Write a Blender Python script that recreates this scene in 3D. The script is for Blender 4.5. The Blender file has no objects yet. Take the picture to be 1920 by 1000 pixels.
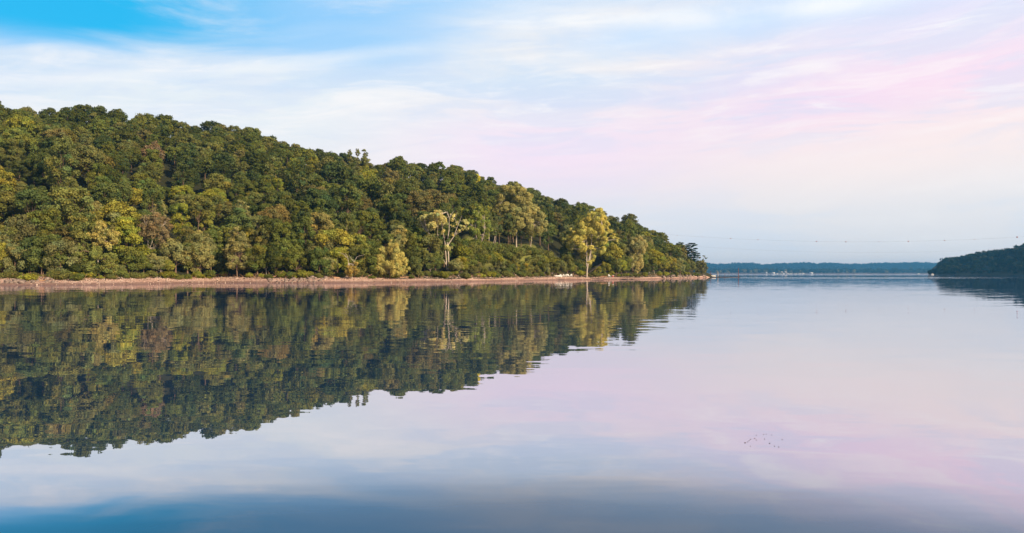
import bpy, math, random
import numpy as np
from mathutils import Vector

SC = bpy.context.scene
COL = SC.collection
F = 1500.0          # focal length in pixels of a 1920 px wide frame
HOR = 513.0         # row of the horizon in that frame
CAMZ = 2.5
rng = np.random.default_rng(11)
random.seed(5)
interp = lambda x, pts: np.interp(x, [p[0] for p in pts], [p[1] for p in pts])


def sstep(a, b, x):
    t = np.clip((np.asarray(x, float) - a) / (b - a), 0, 1)
    return t * t * (3 - 2 * t)


def wpt(px, py, Y):
    return np.array([(px - 960) / F * Y, Y, CAMZ + (HOR - py) / F * Y])


# ------------------------------------------------------------------ materials
class G:
    """small helper to write node trees as expressions"""
    def __init__(self, nt):
        self.nt = nt
        self.L = nt.links

    def n(self, t, **k):
        nd = self.nt.nodes.new(t)
        for a, b in k.items():
            setattr(nd, a, b)
        return nd

    def put(self, sock, v):
        if isinstance(v, bpy.types.NodeSocket):
            self.L.new(v, sock)
        else:
            if sock.type == 'RGBA' and not isinstance(v, (int, float)) and len(v) == 3:
                v = (*v, 1)
            sock.default_value = v

    def m(self, op, a, b=0.0, c=0.0, clamp=False):
        nd = self.n('ShaderNodeMath', operation=op, use_clamp=clamp)
        for i, v in enumerate((a, b, c)):
            self.put(nd.inputs[i], v)
        return nd.outputs[0]

    def add(self, a, b): return self.m('ADD', a, b)
    def sub(self, a, b): return self.m('SUBTRACT', a, b)
    def mul(self, a, b): return self.m('MULTIPLY', a, b)

    def ss(self, a, b, x):       # smooth step from a to b (a may exceed b)
        nd = self.n('ShaderNodeMapRange', interpolation_type='SMOOTHSTEP')
        self.put(nd.inputs[0], x)
        if a < b:
            vals = (a, b, 0.0, 1.0)
        else:
            vals = (b, a, 1.0, 0.0)
        for i, v in enumerate(vals):
            nd.inputs[i + 1].default_value = v
        return nd.outputs[0]

    def bump1(self, x, c, w):    # 1 at c, 0 beyond w
        return self.ss(1.0, 0.0, self.m('ABSOLUTE', self.mul(self.sub(x, c), 1.0 / w)))

    def mix(self, f, a, b, mode='MIX'):
        nd = self.n('ShaderNodeMix', data_type='RGBA', blend_type=mode)
        self.put(nd.inputs[0], f)
        self.put(nd.inputs[6], a)
        self.put(nd.inputs[7], b)
        return nd.outputs[2]

    def vec(self, x, y, z=0.0):
        nd = self.n('ShaderNodeCombineXYZ')
        for i, v in enumerate((x, y, z)):
            self.put(nd.inputs[i], v)
        return nd.outputs[0]

    def noise(self, v, scale=1.0, detail=3.0, rough=0.5, dist=0.0):
        nd = self.n('ShaderNodeTexNoise')
        self.L.new(v, nd.inputs['Vector'])
        nd.inputs['Scale'].default_value = scale
        nd.inputs['Detail'].default_value = detail
        nd.inputs['Roughness'].default_value = rough
        nd.inputs['Distortion'].default_value = dist
        return nd.outputs['Fac']

    def sep(self, v):
        nd = self.n('ShaderNodeSeparateXYZ')
        self.L.new(v, nd.inputs[0])
        return nd.outputs


def mat(name):
    m = bpy.data.materials.new(name)
    m.use_nodes = True
    nt = m.node_tree
    for nd in list(nt.nodes):
        nt.nodes.remove(nd)
    out = nt.nodes.new('ShaderNodeOutputMaterial')
    return m, G(nt), out


def leaf_mat():
    m, g, out = mat('foliage')
    oi = g.n('ShaderNodeObjectInfo')
    at = g.n('ShaderNodeAttribute', attribute_name='tint')
    c = g.mix(1.0, oi.outputs['Color'], at.outputs['Color'], 'MULTIPLY')
    d = g.n('ShaderNodeBsdfDiffuse')
    t = g.n('ShaderNodeBsdfTranslucent')
    g.L.new(c, d.inputs[0])
    c2 = g.mix(1.0, c, (1.1, 1.15, 0.5), 'MULTIPLY')
    g.L.new(c2, t.inputs[0])
    mx = g.n('ShaderNodeMixShader')
    mx.inputs[0].default_value = 0.28
    g.L.new(d.outputs[0], mx.inputs[1])
    g.L.new(t.outputs[0], mx.inputs[2])
    g.L.new(mx.outputs[0], out.inputs[0])
    return m


def rough_mat(name, c1, c2, scale=2.0, c3=None, stretch=(1, 1, 1), rough=0.9, bump=0.3):
    """two or three tone weathered surface, object space noise"""
    m, g, out = mat(name)
    tc = g.n('ShaderNodeTexCoord')
    mp = g.n('ShaderNodeMapping')
    mp.inputs['Scale'].default_value = stretch
    g.L.new(tc.outputs['Object'], mp.inputs[0])
    n1 = g.noise(mp.outputs[0], scale, 6, 0.6)
    c = g.mix(g.ss(0.38, 0.62, n1), c1, c2)
    if c3:
        n2 = g.noise(mp.outputs[0], scale * 4.3, 4, 0.7)
        c = g.mix(g.ss(0.52, 0.66, n2), c, c3)
    p = g.n('ShaderNodeBsdfPrincipled')
    g.L.new(c, p.inputs['Base Color'])
    p.inputs['Roughness'].default_value = rough
    p.inputs['Specular IOR Level'].default_value = 0.2
    b = g.n('ShaderNodeBump')
    b.inputs['Strength'].default_value = bump
    b.inputs['Distance'].default_value = 0.1
    g.L.new(n1, b.inputs['Height'])
    g.L.new(b.outputs[0], p.inputs['Normal'])
    g.L.new(p.outputs[0], out.inputs[0])
    return m


M_LEAF = leaf_mat()
M_BARK = rough_mat('brown_bark', (0.10, 0.065, 0.045), (0.20, 0.13, 0.09), 3.0, stretch=(3, 3, 0.6))
M_PALE = rough_mat('pale_bark', (0.34, 0.28, 0.23), (0.50, 0.43, 0.36), 1.2, (0.2, 0.16, 0.12), stretch=(2, 2, 0.5))
M_DRIFT = rough_mat('driftwood', (0.34, 0.19, 0.11), (0.50, 0.31, 0.19), 2.0, (0.2, 0.11, 0.07), stretch=(0.6, 4, 4))
M_ROCK = rough_mat('boulder_stone', (0.15, 0.115, 0.10), (0.28, 0.21, 0.18), 1.5, (0.09, 0.07, 0.065))
M_WHITE = rough_mat('white_paint', (0.74, 0.73, 0.70), (0.82, 0.81, 0.78), 2.0, rough=0.5, bump=0.02)
M_DARKWOOD = rough_mat('dark_timber', (0.035, 0.03, 0.03), (0.07, 0.055, 0.05), 2.5, stretch=(0.5, 4, 4))
M_DULL = rough_mat('dull_white_paint', (0.42, 0.41, 0.40), (0.55, 0.53, 0.50), 2.0, rough=0.6, bump=0.02)  # white toned down to a pale grey for the boats
M_RUST = rough_mat('rusty_steel', (0.16, 0.06, 0.04), (0.25, 0.10, 0.06), 3.0)
M_RED = rough_mat('red_plastic', (0.45, 0.05, 0.04), (0.5, 0.08, 0.05), 2.0, rough=0.4, bump=0.02)
M_CABLE = rough_mat('grey_cable', (0.20, 0.20, 0.22), (0.25, 0.25, 0.27), 1.0)
M_ROOF = rough_mat('grey_roof', (0.12, 0.12, 0.14), (0.2, 0.2, 0.22), 1.0)
M_GLASS = rough_mat('dark_window', (0.03, 0.04, 0.05), (0.05, 0.06, 0.08), 1.0, rough=0.15, bump=0.0)
M_DRY = rough_mat('dry_leaf', (0.10, 0.06, 0.05), (0.16, 0.1, 0.08), 30.0)


def ground_mat():
    """sand and gravel at the shore, leaf litter and grass above"""
    m, g, out = mat('shore_ground')
    tc = g.n('ShaderNodeTexCoord')
    v = tc.outputs['Object']
    at = g.n('ShaderNodeAttribute', attribute_name='zone')
    z = g.sep(at.outputs['Vector'])      # x: beach 0..1, y: grass 0..1, z: wetness
    big = g.noise(v, 0.09, 5, 0.6)
    fine = g.noise(v, 2.2, 5, 0.75)
    vo = g.n('ShaderNodeTexVoronoi')
    g.L.new(v, vo.inputs['Vector'])
    vo.inputs['Scale'].default_value = 2.6
    cs = g.sep(vo.outputs['Color'])
    sand = g.mix(g.ss(0.35, 0.65, big), (0.50, 0.30, 0.235), (0.60, 0.39, 0.31))
    sand = g.mix(g.mul(g.ss(0.45, 0.7, fine), 0.3), sand, (0.33, 0.21, 0.17))
    sand = g.mix(g.ss(0.91, 0.95, cs[0]), sand, (0.72, 0.58, 0.48))
    sand = g.mix(g.ss(0.10, 0.06, cs[1]), sand, (0.16, 0.11, 0.09))
    sand = g.mix(g.mul(z[2], 0.7), sand, (0.15, 0.085, 0.07))
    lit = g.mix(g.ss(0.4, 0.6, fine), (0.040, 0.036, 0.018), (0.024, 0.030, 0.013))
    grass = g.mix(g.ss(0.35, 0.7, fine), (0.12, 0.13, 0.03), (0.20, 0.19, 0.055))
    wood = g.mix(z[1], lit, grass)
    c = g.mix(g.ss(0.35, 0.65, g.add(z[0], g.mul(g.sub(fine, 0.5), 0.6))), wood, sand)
    p = g.n('ShaderNodeBsdfPrincipled')
    g.L.new(c, p.inputs['Base Color'])
    p.inputs['Roughness'].default_value = 0.95
    p.inputs['Specular IOR Level'].default_value = 0.1
    b = g.n('ShaderNodeBump')
    b.inputs['Strength'].default_value = 0.6
    b.inputs['Distance'].default_value = 0.15
    g.L.new(fine, b.inputs['Height'])
    g.L.new(b.outputs[0], p.inputs['Normal'])
    g.L.new(p.outputs[0], out.inputs[0])
    return m


def water_mat():
    m, g, out = mat('calm_river_water')
    geo = g.n('ShaderNodeNewGeometry')
    P = g.sep(geo.outputs['Position'])
    at = g.n('ShaderNodeAttribute', attribute_name='ruffle')
    ruf = at.outputs['Fac']
    def slope(sx, sy, ox, detail=2.0):
        v = g.vec(g.add(g.mul(P[0], sx), ox), g.mul(P[1], sy), ox)
        nd = g.n('ShaderNodeTexNoise')
        g.L.new(v, nd.inputs['Vector'])
        nd.inputs['Scale'].default_value = 1.0
        nd.inputs['Detail'].default_value = detail
        nd.inputs['Roughness'].default_value = 0.5
        s = g.n('ShaderNodeSeparateColor')
        g.L.new(nd.outputs['Color'], s.inputs[0])
        return g.sub(s.outputs[0], 0.5), g.sub(s.outputs[1], 0.5)
    patch = g.noise(g.vec(g.mul(P[0], 0.02), g.mul(P[1], 0.035)), 1.0, 2)
    pa = g.add(0.45, g.mul(g.ss(0.42, 0.62, patch), 0.9))
    a1, b1 = slope(0.45, 1.5, 3.1)
    a2, b2 = slope(0.10, 0.30, 17.7)
    a3, b3 = slope(1.3, 5.0, 9.4, 1.0)
    k1 = g.mul(pa, 0.028)
    sy = g.add(g.mul(b1, k1), g.add(g.mul(b2, 0.010), g.mul(b3, g.mul(pa, 0.010))))
    sx = g.add(g.mul(a1, g.mul(k1, 0.5)), g.mul(a2, 0.004))
    sy = g.add(sy, g.mul(b1, g.mul(ruf, 0.30)))
    sx = g.add(sx, g.mul(a1, g.mul(ruf, 0.15)))
    nv = g.n('ShaderNodeVectorMath', operation='NORMALIZE')
    g.L.new(g.vec(sx, sy, 1.0), nv.inputs[0])
    N = nv.outputs[0]
    dt = g.n('ShaderNodeVectorMath', operation='DOT_PRODUCT')
    g.L.new(N, dt.inputs[0])
    g.L.new(geo.outputs['Incoming'], dt.inputs[1])
    cos = g.m('ABSOLUTE', dt.outputs['Value'])
    cr = g.n('ShaderNodeFloatCurve')
    cv = cr.mapping.curves[0]
    pts = [(0, 0.90), (0.05, 0.83), (0.10, 0.78), (0.15, 0.76), (0.20, 0.71), (0.235, 0.57), (0.265, 0.30), (0.30, 0.15), (0.36, 0.09), (0.5, 0.10), (1.0, 0.03)]
    cv.points[0].location = pts[0]
    cv.points[1].location = pts[-1]
    for q in pts[1:-1]:
        cv.points.new(*q)
    cr.mapping.update()
    g.L.new(cos, cr.inputs['Value'])
    gl = g.n('ShaderNodeBsdfGlossy')
    gl.inputs['Roughness'].default_value = 0.0
    gl.inputs['Color'].default_value = (0.98, 0.95, 0.97, 1)
    g.L.new(N, gl.inputs['Normal'])
    df = g.n('ShaderNodeBsdfDiffuse')
    df.inputs[0].default_value = (0.026, 0.078, 0.17, 1)
    mx = g.n('ShaderNodeMixShader')
    g.L.new(cr.outputs[0], mx.inputs[0])
    g.L.new(df.outputs[0], mx.inputs[1])
    g.L.new(gl.outputs[0], mx.inputs[2])
    g.L.new(mx.outputs[0], out.inputs[0])
    return m


# ------------------------------------------------------------------ mesh helpers
def mesh_np(name, V, Q, tint=None, mats=(), mi=None, smooth=False, attr='tint'):
    """V: (n,3); Q: (m,k) faces of k corners, or list of such arrays"""
    V = np.asarray(V, np.float32)
    Qs = Q if isinstance(Q, list) else [Q]
    Qs = [np.asarray(q, np.int32) for q in Qs if len(q)]
    me = bpy.data.meshes.new(name)
    me.vertices.add(len(V))
    me.vertices.foreach_set('co', V.ravel())
    nl = sum(q.size for q in Qs)
    npoly = sum(len(q) for q in Qs)
    me.loops.add(nl)
    me.loops.foreach_set('vertex_index', np.concatenate([q.ravel() for q in Qs]))
    me.polygons.add(npoly)
    tot = np.concatenate([np.full(len(q), q.shape[1], np.int32) for q in Qs])
    st = np.concatenate([[0], np.cumsum(tot)[:-1]]).astype(np.int32)
    me.polygons.foreach_set('loop_start', st)
    if mi is not None:
        me.polygons.foreach_set('material_index', np.asarray(mi, np.int32))
    if smooth:
        me.polygons.foreach_set('use_smooth', np.ones(npoly, bool))
    me.update(calc_edges=True)
    if tint is not None:
        a = me.attributes.new('tint', 'FLOAT_COLOR', 'FACE')
        c = np.ones((npoly, 4), np.float32)
        c[:, :3] = tint
        a.data.foreach_set('color', c.ravel())
    for m in mats:
        me.materials.append(m)
    return me


def link(name, data, parent=None, loc=None):
    o = bpy.data.objects.new(name, data)
    COL.objects.link(o)
    if parent is not None:
        o.parent = parent
    if loc is not None:
        o.location = [float(q) for q in loc]
    return o


def tag(o, label, cat, group=None):
    o['label'] = label
    o['category'] = cat
    if group:
        o['group'] = group
    return o


def thing(name, label, cat, loc=(0, 0, 0), group=None, rz=0.0):
    o = link(name, None, loc=loc)
    o.empty_display_size = 0.5
    o.rotation_euler[2] = rz
    return tag(o, label, cat, group)


def kind(o, k):
    o['kind'] = k
    return o


def tube(P, R, sides=7):
    """tapered tube through points P with radii R -> verts, quads"""
    P = np.asarray(P, float)
    n = len(P)
    R = np.broadcast_to(np.asarray(R, float), (n,))
    T = np.gradient(P, axis=0)
    T /= np.linalg.norm(T, axis=1)[:, None] + 1e-9
    ref = np.array([0.31, 0.93, 0.2])
    A = np.cross(T, ref)
    A /= np.linalg.norm(A, axis=1)[:, None] + 1e-9
    B = np.cross(T, A)
    a = np.linspace(0, 2 * np.pi, sides, endpoint=False)
    V = P[:, None] + R[:, None, None] * (np.cos(a)[None, :, None] * A[:, None] + np.sin(a)[None, :, None] * B[:, None])
    i = np.arange(n - 1)[:, None] * sides
    j = np.arange(sides)[None]
    j2 = (j + 1) % sides
    Q = np.stack([i + j, i + j2, i + sides + j2, i + sides + j], -1).reshape(-1, 4)
    return V.reshape(-1, 3), Q


class Bag:
    def __init__(self):
        self.V, self.Q, self.n = [], [], 0

    def add(self, V, Q):
        self.V.append(np.asarray(V, float))
        self.Q.append(np.asarray(Q) + self.n)
        self.n += len(V)
        return self

    def tube(self, P, R, sides=7):
        return self.add(*tube(P, R, sides))

    def box(self, c, s, rot=None):
        c, s = np.array(c, float), np.array(s, float) / 2
        V = np.array([[x, y, z] for x in (-1, 1) for y in (-1, 1) for z in (-1, 1)]) * s
        if rot is not None:
            V = V @ np.array(rot).T
        Q = [[0, 1, 3, 2], [4, 6, 7, 5], [0, 4, 5, 1], [2, 3, 7, 6], [0, 2, 6, 4], [1, 5, 7, 3]]
        return self.add(V + c, Q)

    def prism(self, pts, y0, y1):
        """polygon in xz extruded along y, quads only for even polygons"""
        n = len(pts)
        V = [[x, y0, z] for x, z in pts] + [[x, y1, z] for x, z in pts]
        Q = [[i, (i + 1) % n, n + (i + 1) % n, n + i] for i in range(n)]
        for b in (0, n):
            for i in range(1, n - 1, 2):
                Q.append([b, b + i, b + i + 1, b + (i + 2) % n])
        return self.add(V, Q)

    def mesh(self, name, m, smooth=False):
        return mesh_np(name, np.concatenate(self.V), np.concatenate(self.Q), mats=[m], smooth=smooth)

    def build(self, name, m, parent=None, loc=None, smooth=False):
        return link(name, self.mesh(name, m, smooth), parent, loc)


def rot_z(a):
    c, s = math.cos(a), math.sin(a)
    return np.array([[c, -s, 0], [s, c, 0], [0, 0, 1]])


def rot_y(a):
    c, s = math.cos(a), math.sin(a)
    return np.array([[c, 0, s], [0, 1, 0], [-s, 0, c]])


# leaf clusters ------------------------------------------------------
def cards(P, N, size, r, asp=0.7, jitter=0.6):
    """one small bent quad per point, facing roughly N"""
    n = len(P)
    N = N + r.normal(0, jitter, (n, 3))
    N /= np.linalg.norm(N, axis=1)[:, None]
    A = np.cross(N, r.normal(0, 1, (n, 3)))
    A /= np.linalg.norm(A, axis=1)[:, None]
    B = np.cross(N, A)
    s = size * r.uniform(0.6, 1.35, n)
    a = (A * s[:, None]) * 0.5
    b = (B * (s * r.uniform(asp * 0.7, asp * 1.3, n))[:, None]) * 0.5
    bend = N * (s * 0.12)[:, None]
    V = np.stack([P - a + bend, P - b * 0.9 - bend, P + a + bend, P + b * 1.1 - bend], 1)
    return V.reshape(-1, 3), np.arange(4 * n).reshape(-1, 4)


def lobe_leaves(lobes, dens, size, r, flat=0.8, fill=0.25, low=0.35, var=0.16, hue=0.08):
    """lobes: (x,y,z,rad). leaves on ragged shells round every lobe"""
    Vs, Qs, Ts, n0 = [], [], [], 0
    for (x, y, z, rad) in lobes:
        n = max(12, int(dens * rad * rad / (size * size)))
        d = r.normal(0, 1, (n, 3))
        d /= np.linalg.norm(d, axis=1)[:, None]
        d[:, 2] = np.where((d[:, 2] < 0) & (r.uniform(0, 1, n) > low), -d[:, 2], d[:, 2])
        # ragged radius: sub clumps
        k = r.normal(0, 1, (6, 3))
        k /= np.linalg.norm(k, axis=1)[:, None]
        rag = 0.84 + 0.24 * np.max(np.clip(d @ k.T, 0, 1) ** 5, axis=1)
        rr = rad * rag * np.where(r.uniform(0, 1, n) < fill, r.uniform(0.35, 1, n), r.uniform(0.84, 1.12, n)) * np.where(r.uniform(0, 1, n) < 0.10, r.uniform(1.0, 1.4, n), 1)
        P = np.array([x, y, z]) + d * rr[:, None] * np.array([1, 1, flat])
        V, Q = cards(P, d, size, r)
        lv = 1 + r.normal(0, var * 0.7)
        lh = r.normal(0, hue)
        t = lv * (1 + r.normal(0, var, n))
        T = np.stack([t * (1 + lh + r.normal(0, hue * 0.5, n)), t, t * (1 - lh)], 1)
        Vs.append(V); Qs.append(Q + n0); Ts.append(np.clip(T, 0.35, 2)); n0 += len(V)
    return np.concatenate(Vs), np.concatenate(Qs), np.concatenate(Ts)


def limb_paths(base, lobes, r, h0, trunk_r, lean=0.0):
    """trunk and limbs reaching into the lobes"""
    bag = Bag()
    L = np.array(lobes)
    top = L[:, 2].max()
    cx, cy = L[:, 0].mean() * 0.5, L[:, 1].mean() * 0.5
    zs = np.linspace(0, top * 0.86, 8)
    f = zs / zs[-1]
    P = np.stack([cx * f + r.normal(0, 0.12, 8) * f, cy * f + r.normal(0, 0.12, 8) * f, zs], 1)
    R = trunk_r * (1 - 0.86 * f ** 0.8)
    R[0] *= 1.35
    bag.tube(P, R, 8)
    order = r.permutation(len(L))[:12]
    for i in order:
        z0 = max(h0, (L[i, 2]) * r.uniform(0.45, 0.7))
        p0 = np.array([np.interp(z0, zs, P[:, 0]), np.interp(z0, zs, P[:, 1]), z0])
        p1 = L[i, :3]
        mid = p0 * 0.5 + p1 * 0.5 + np.array([0, 0, -0.06 * np.linalg.norm(p1 - p0)])
        r0 = np.interp(z0, zs, R) * 0.55
        bag.tube([p0, mid, p1, p1 + (p1 - mid) * 0.35], [r0, r0 * 0.6, r0 * 0.32, 0.02], 5)
    return bag


def dome(r, R, z0, z1, n, rad=(0.26, 0.42), top=1.0):
    """lobes spread through an uneven dome crown between heights z0..z1"""
    out = []
    zc = z0 + (z1 - z0) * 0.42
    ex = r.uniform(0.82, 1.18, 2)
    for i in range(n):
        d = r.normal(0, 1, 3)
        d /= np.linalg.norm(d)
        if d[2] < -0.25 and r.uniform() < 0.5:
            d[2] = -d[2]
        k = r.uniform(0.55, 0.86)
        rr = R * r.uniform(*rad)
        up = (z1 - zc - rr * 0.7) if d[2] > 0 else (zc - z0 - rr * 0.3)
        out.append((d[0] * R * k * ex[0], d[1] * R * k * ex[1], zc + d[2] * up * k * 1.18, rr))
    out.append((0, 0, zc + (z1 - zc) * 0.45, R * 0.4))
    return out


PROTO = {}


def make_proto(kindname, seed):
    r = np.random.default_rng(seed)
    if kindname == 'oak':
        lobes = dome(r, 5.5, 3.4, 12.6, 52, (0.17, 0.33))
        V, Q, T = lobe_leaves(lobes, 26, 0.46, r)
        tr = limb_paths(0, lobes, r, 3.0, 0.30)
    elif kindname == 'ash':
        lobes = dome(r, 4.0, 2.8, 14.2, 46, (0.20, 0.36))
        V, Q, T = lobe_leaves(lobes, 26, 0.44, r)
        tr = limb_paths(0, lobes, r, 3.2, 0.26)
    elif kindname == 'poplar':        # clusters with gaps, airy
        lobes = []
        for i in range(46):
            a = r.uniform(0, 2 * math.pi)
            z = r.uniform(3.2, 15.0)
            k = 3.9 * math.sin(math.pi * min(0.96, max(0.10, (z - 2.5) / 13.6))) ** 0.6
            q = r.uniform(0.45, 0.95)
            lobes.append((math.cos(a) * k * q, math.sin(a) * k * q, z, r.uniform(0.6, 1.25)))
        V, Q, T = lobe_leaves(lobes, 22, 0.40, r, flat=1.0, fill=0.4)
        tr = limb_paths(0, lobes, r, 3.5, 0.24)
    elif kindname == 'high':          # tall bare stem, crown in the upper half
        lobes = dome(r, 4.3, 7.6, 15.5, 40, (0.18, 0.34))
        V, Q, T = lobe_leaves(lobes, 26, 0.42, r)
        tr = limb_paths(0, lobes, r, 6.5, 0.24)
    elif kindname == 'shore':         # waterside tree, foliage almost to the ground
        lobes = dome(r, 3.5, 0.6, 8.6, 44, (0.17, 0.34))
        V, Q, T = lobe_leaves(lobes, 26, 0.34, r, low=0.6)
        tr = limb_paths(0, lobes, r, 1.2, 0.20)
    elif kindname == 'sparse':        # thin foliage with branches showing
        lobes = dome(r, 3.8, 3.5, 11.0, 24, (0.22, 0.34))
        V, Q, T = lobe_leaves(lobes, 10.0, 0.30, r, fill=0.6)
        tr = limb_paths(0, lobes, r, 3.0, 0.20)
    else:                             # shrub
        lobes = []
        for i in range(11):
            a = r.uniform(0, 2 * math.pi)
            q = r.uniform(0, 1.5)
            rr = r.uniform(0.5, 0.95)
            lobes.append((math.cos(a) * q, math.sin(a) * q, rr * 0.7 + r.uniform(0, 1.2) * (1 - q / 2), rr))
        V, Q, T = lobe_leaves(lobes, 24, 0.28, r, fill=0.3, low=0.7)
        tr = Bag()
        for i in range(6):
            a = r.uniform(0, 2 * math.pi)
            tr.tube([(0, 0, -0.1), (math.cos(a) * 0.4, math.sin(a) * 0.4, 0.8), (math.cos(a) * 0.9, math.sin(a) * 0.9, 1.6)], [0.05, 0.035, 0.01], 4)
    return (V, Q, T, mesh_np('crown', V, Q, T, [M_LEAF]), tr.mesh('trunk', M_PALE if kindname in ('sparse',) else M_BARK, True))


for kn, cnt in (('oak', 7), ('ash', 5), ('poplar', 4), ('high', 3), ('shore', 5), ('sparse', 2), ('shrub', 5)):
    PROTO[kn] = [make_proto(kn, 100 + 13 * i + len(kn) * 7) for i in range(cnt)]

# ------------------------------------------------------------------ the lay of the land
SHORE = [(-2600, 120), (-1500, 145), (-600, 160), (0, 170), (160, 173), (220, 180), (420, 214), (480, 207), (600, 207),
         (680, 212), (860, 236), (1060, 302), (1200, 345), (1270, 400), (1310, 450), (1335, 500), (1400, 560)]
SKY = [(-2600, 150), (-600, 185), (0, 199), (25, 199), (60, 209), (110, 204), (145, 200), (180, 206), (240, 214), (300, 223),
       (360, 231), (400, 236), (440, 239), (470, 244), (500, 254), (540, 269), (580, 281), (630, 287), (670, 296),
       (710, 316), (730, 308), (760, 306), (800, 307), (860, 311), (900, 324), (940, 341), (985, 350), (1020, 368),
       (1060, 380), (1100, 388), (1130, 401), (1180, 415), (1230, 434), (1265, 452), (1285, 470), (1300, 486), (1330, 507)]
RIDGE = [(-2600, 230), (0, 225), (600, 225), (720, 255), (900, 240), (1050, 215), (1200, 150), (1280, 70), (1330, 30)]
TREEH = 8.3


def shoreY(px): return interp(px, SHORE)


def groundz(px, dep):
    px = np.asarray(px, float)
    dep = np.asarray(dep, float)
    Ys = shoreY(px)
    R = interp(px, RIDGE)
    th = np.interp(px, [1150, 1300], [TREEH, 8.0])
    zr = np.maximum(CAMZ + (HOR - interp(px, SKY)) * (Ys + R) / F - th, 2.0)
    beach = np.where(dep < 0, dep * 0.22, 0.125 * np.clip(dep, 0, 10))
    beach = beach + 0.10 * np.sin(px * 0.031) * sstep(2, 12, dep) + 0.08 * np.sin(px * 0.087 + 1) * sstep(3, 12, dep)
    bank = 2.0 * sstep(10, 18, dep)
    zb = 3.3
    t = np.clip((dep - 18) / np.maximum(R - 18, 8), 0, 1)
    hill = (zr - zb) * (t ** 1.0 * 0.62 + sstep(0, 1, t) * 0.38)
    rough = (np.sin(px * 0.021 + dep * 0.05) * 1.2 + np.sin(px * 0.047 - dep * 0.031) * 0.8) * sstep(30, 80, dep) * sstep(1330, 1200, px)
    terr = 5.6 * sstep(840, 880, px) * sstep(1060, 1000, px) * sstep(15, 23, dep) * sstep(110, 50, dep)
    back = -0.10 * np.clip(dep - R, 0, 400)
    z = beach + bank + np.maximum(hill + rough + terr + back, 0)
    edge = sstep(1352, 1322, px)
    return -3 + (z + 3) * edge


def gp(px, dep):
    """world point on the ground at a bearing and a depth behind the waterline"""
    Y = float(shoreY(px) + dep)
    return np.array([(px - 960) / F * Y, Y, float(groundz(px, dep))])


def proj(p):
    return 960 + F * p[0] / p[1], HOR - F * (p[2] - CAMZ) / p[1]


# terrain sheet
pxs = np.concatenate([np.arange(-2600, -200, 40), np.arange(-200, 1300, 8), np.arange(1300, 1364, 3)])
deps = np.concatenate([[-40, -20, -10, -6, -3], np.arange(-2, 26, 0.8), np.arange(26, 60, 3), np.arange(60, 300, 8), np.arange(300, 760, 50)])
PX, DP = np.meshgrid(pxs, deps, indexing='ij')
YS = shoreY(PX) + DP
ZS = groundz(PX, DP)
ZS = ZS + (rng.normal(0, 0.035, ZS.shape)) * sstep(0, 3, DP)
Vt = np.stack([(PX - 960) / F * YS, YS, ZS], -1).reshape(-1, 3)
ni, nj = PX.shape
I, J = np.meshgrid(np.arange(ni - 1), np.arange(nj - 1), indexing='ij')
Qt = np.stack([I * nj + J, (I + 1) * nj + J, (I + 1) * nj + J + 1, I * nj + J + 1], -1).reshape(-1, 4)
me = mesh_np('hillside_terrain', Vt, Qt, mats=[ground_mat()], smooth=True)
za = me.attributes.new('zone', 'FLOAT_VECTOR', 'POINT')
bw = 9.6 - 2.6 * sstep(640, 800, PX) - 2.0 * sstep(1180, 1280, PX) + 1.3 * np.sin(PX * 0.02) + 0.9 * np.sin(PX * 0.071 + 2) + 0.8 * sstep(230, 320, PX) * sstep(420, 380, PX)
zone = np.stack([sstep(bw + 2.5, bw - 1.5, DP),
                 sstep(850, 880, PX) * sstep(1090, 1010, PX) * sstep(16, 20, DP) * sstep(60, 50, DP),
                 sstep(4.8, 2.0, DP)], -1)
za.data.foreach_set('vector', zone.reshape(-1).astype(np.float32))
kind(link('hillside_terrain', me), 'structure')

# water sheet with a ruffle map
xs = np.unique(np.concatenate([np.arange(-9000, -400, 400), np.arange(-400, 600, 6), np.arange(600, 9001, 200)]))
ys = np.unique(np.concatenate([[-300, -60, 0, 40, 80], np.arange(100, 560, 3), np.arange(560, 1400, 30), np.arange(1400, 4000, 80), np.arange(4000, 12001, 800)]))
XX, YY = np.meshgrid(xs, ys, indexing='ij')
pxw = 960 + F * XX / np.maximum(YY, 1)
dsh = shoreY(pxw) - YY
ruf = 0.10 * sstep(26, 4, dsh) * sstep(-4, 0, dsh) * sstep(560, 720, pxw) * sstep(1330, 1100, pxw)
ruf = np.maximum(ruf, 0.085 * sstep(85, 14, dsh) * sstep(-4, 0, dsh) * (pxw < 1340))
ruf = np.maximum(ruf, 0.9 * sstep(850, 1300, YY))
cur = 440 + 0.45 * (XX - 130) + 18 * np.sin(XX * 0.02)
ruf = np.maximum(ruf, 0.55 * sstep(95, 45, abs(YY - cur)) * sstep(118, 135, XX) * sstep(520, 200, XX))
ruf *= (YY > 60)
ni, nj = XX.shape
I, J = np.meshgrid(np.arange(ni - 1), np.arange(nj - 1), indexing='ij')
Qw = np.stack([I * nj + J, (I + 1) * nj + J, (I + 1) * nj + J + 1, I * nj + J + 1], -1).reshape(-1, 4)
me = mesh_np('river_water', np.stack([XX, YY, XX * 0], -1).reshape(-1, 3), Qw, mats=[water_mat()], smooth=True)
ra = me.attributes.new('ruffle', 'FLOAT', 'POINT')
ra.data.foreach_set('value', ruf.ravel().astype(np.float32))
kind(link('river_water', me), 'structure')

# ------------------------------------------------------------------ single trees that stand out
LEAFCOL = {}


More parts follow.
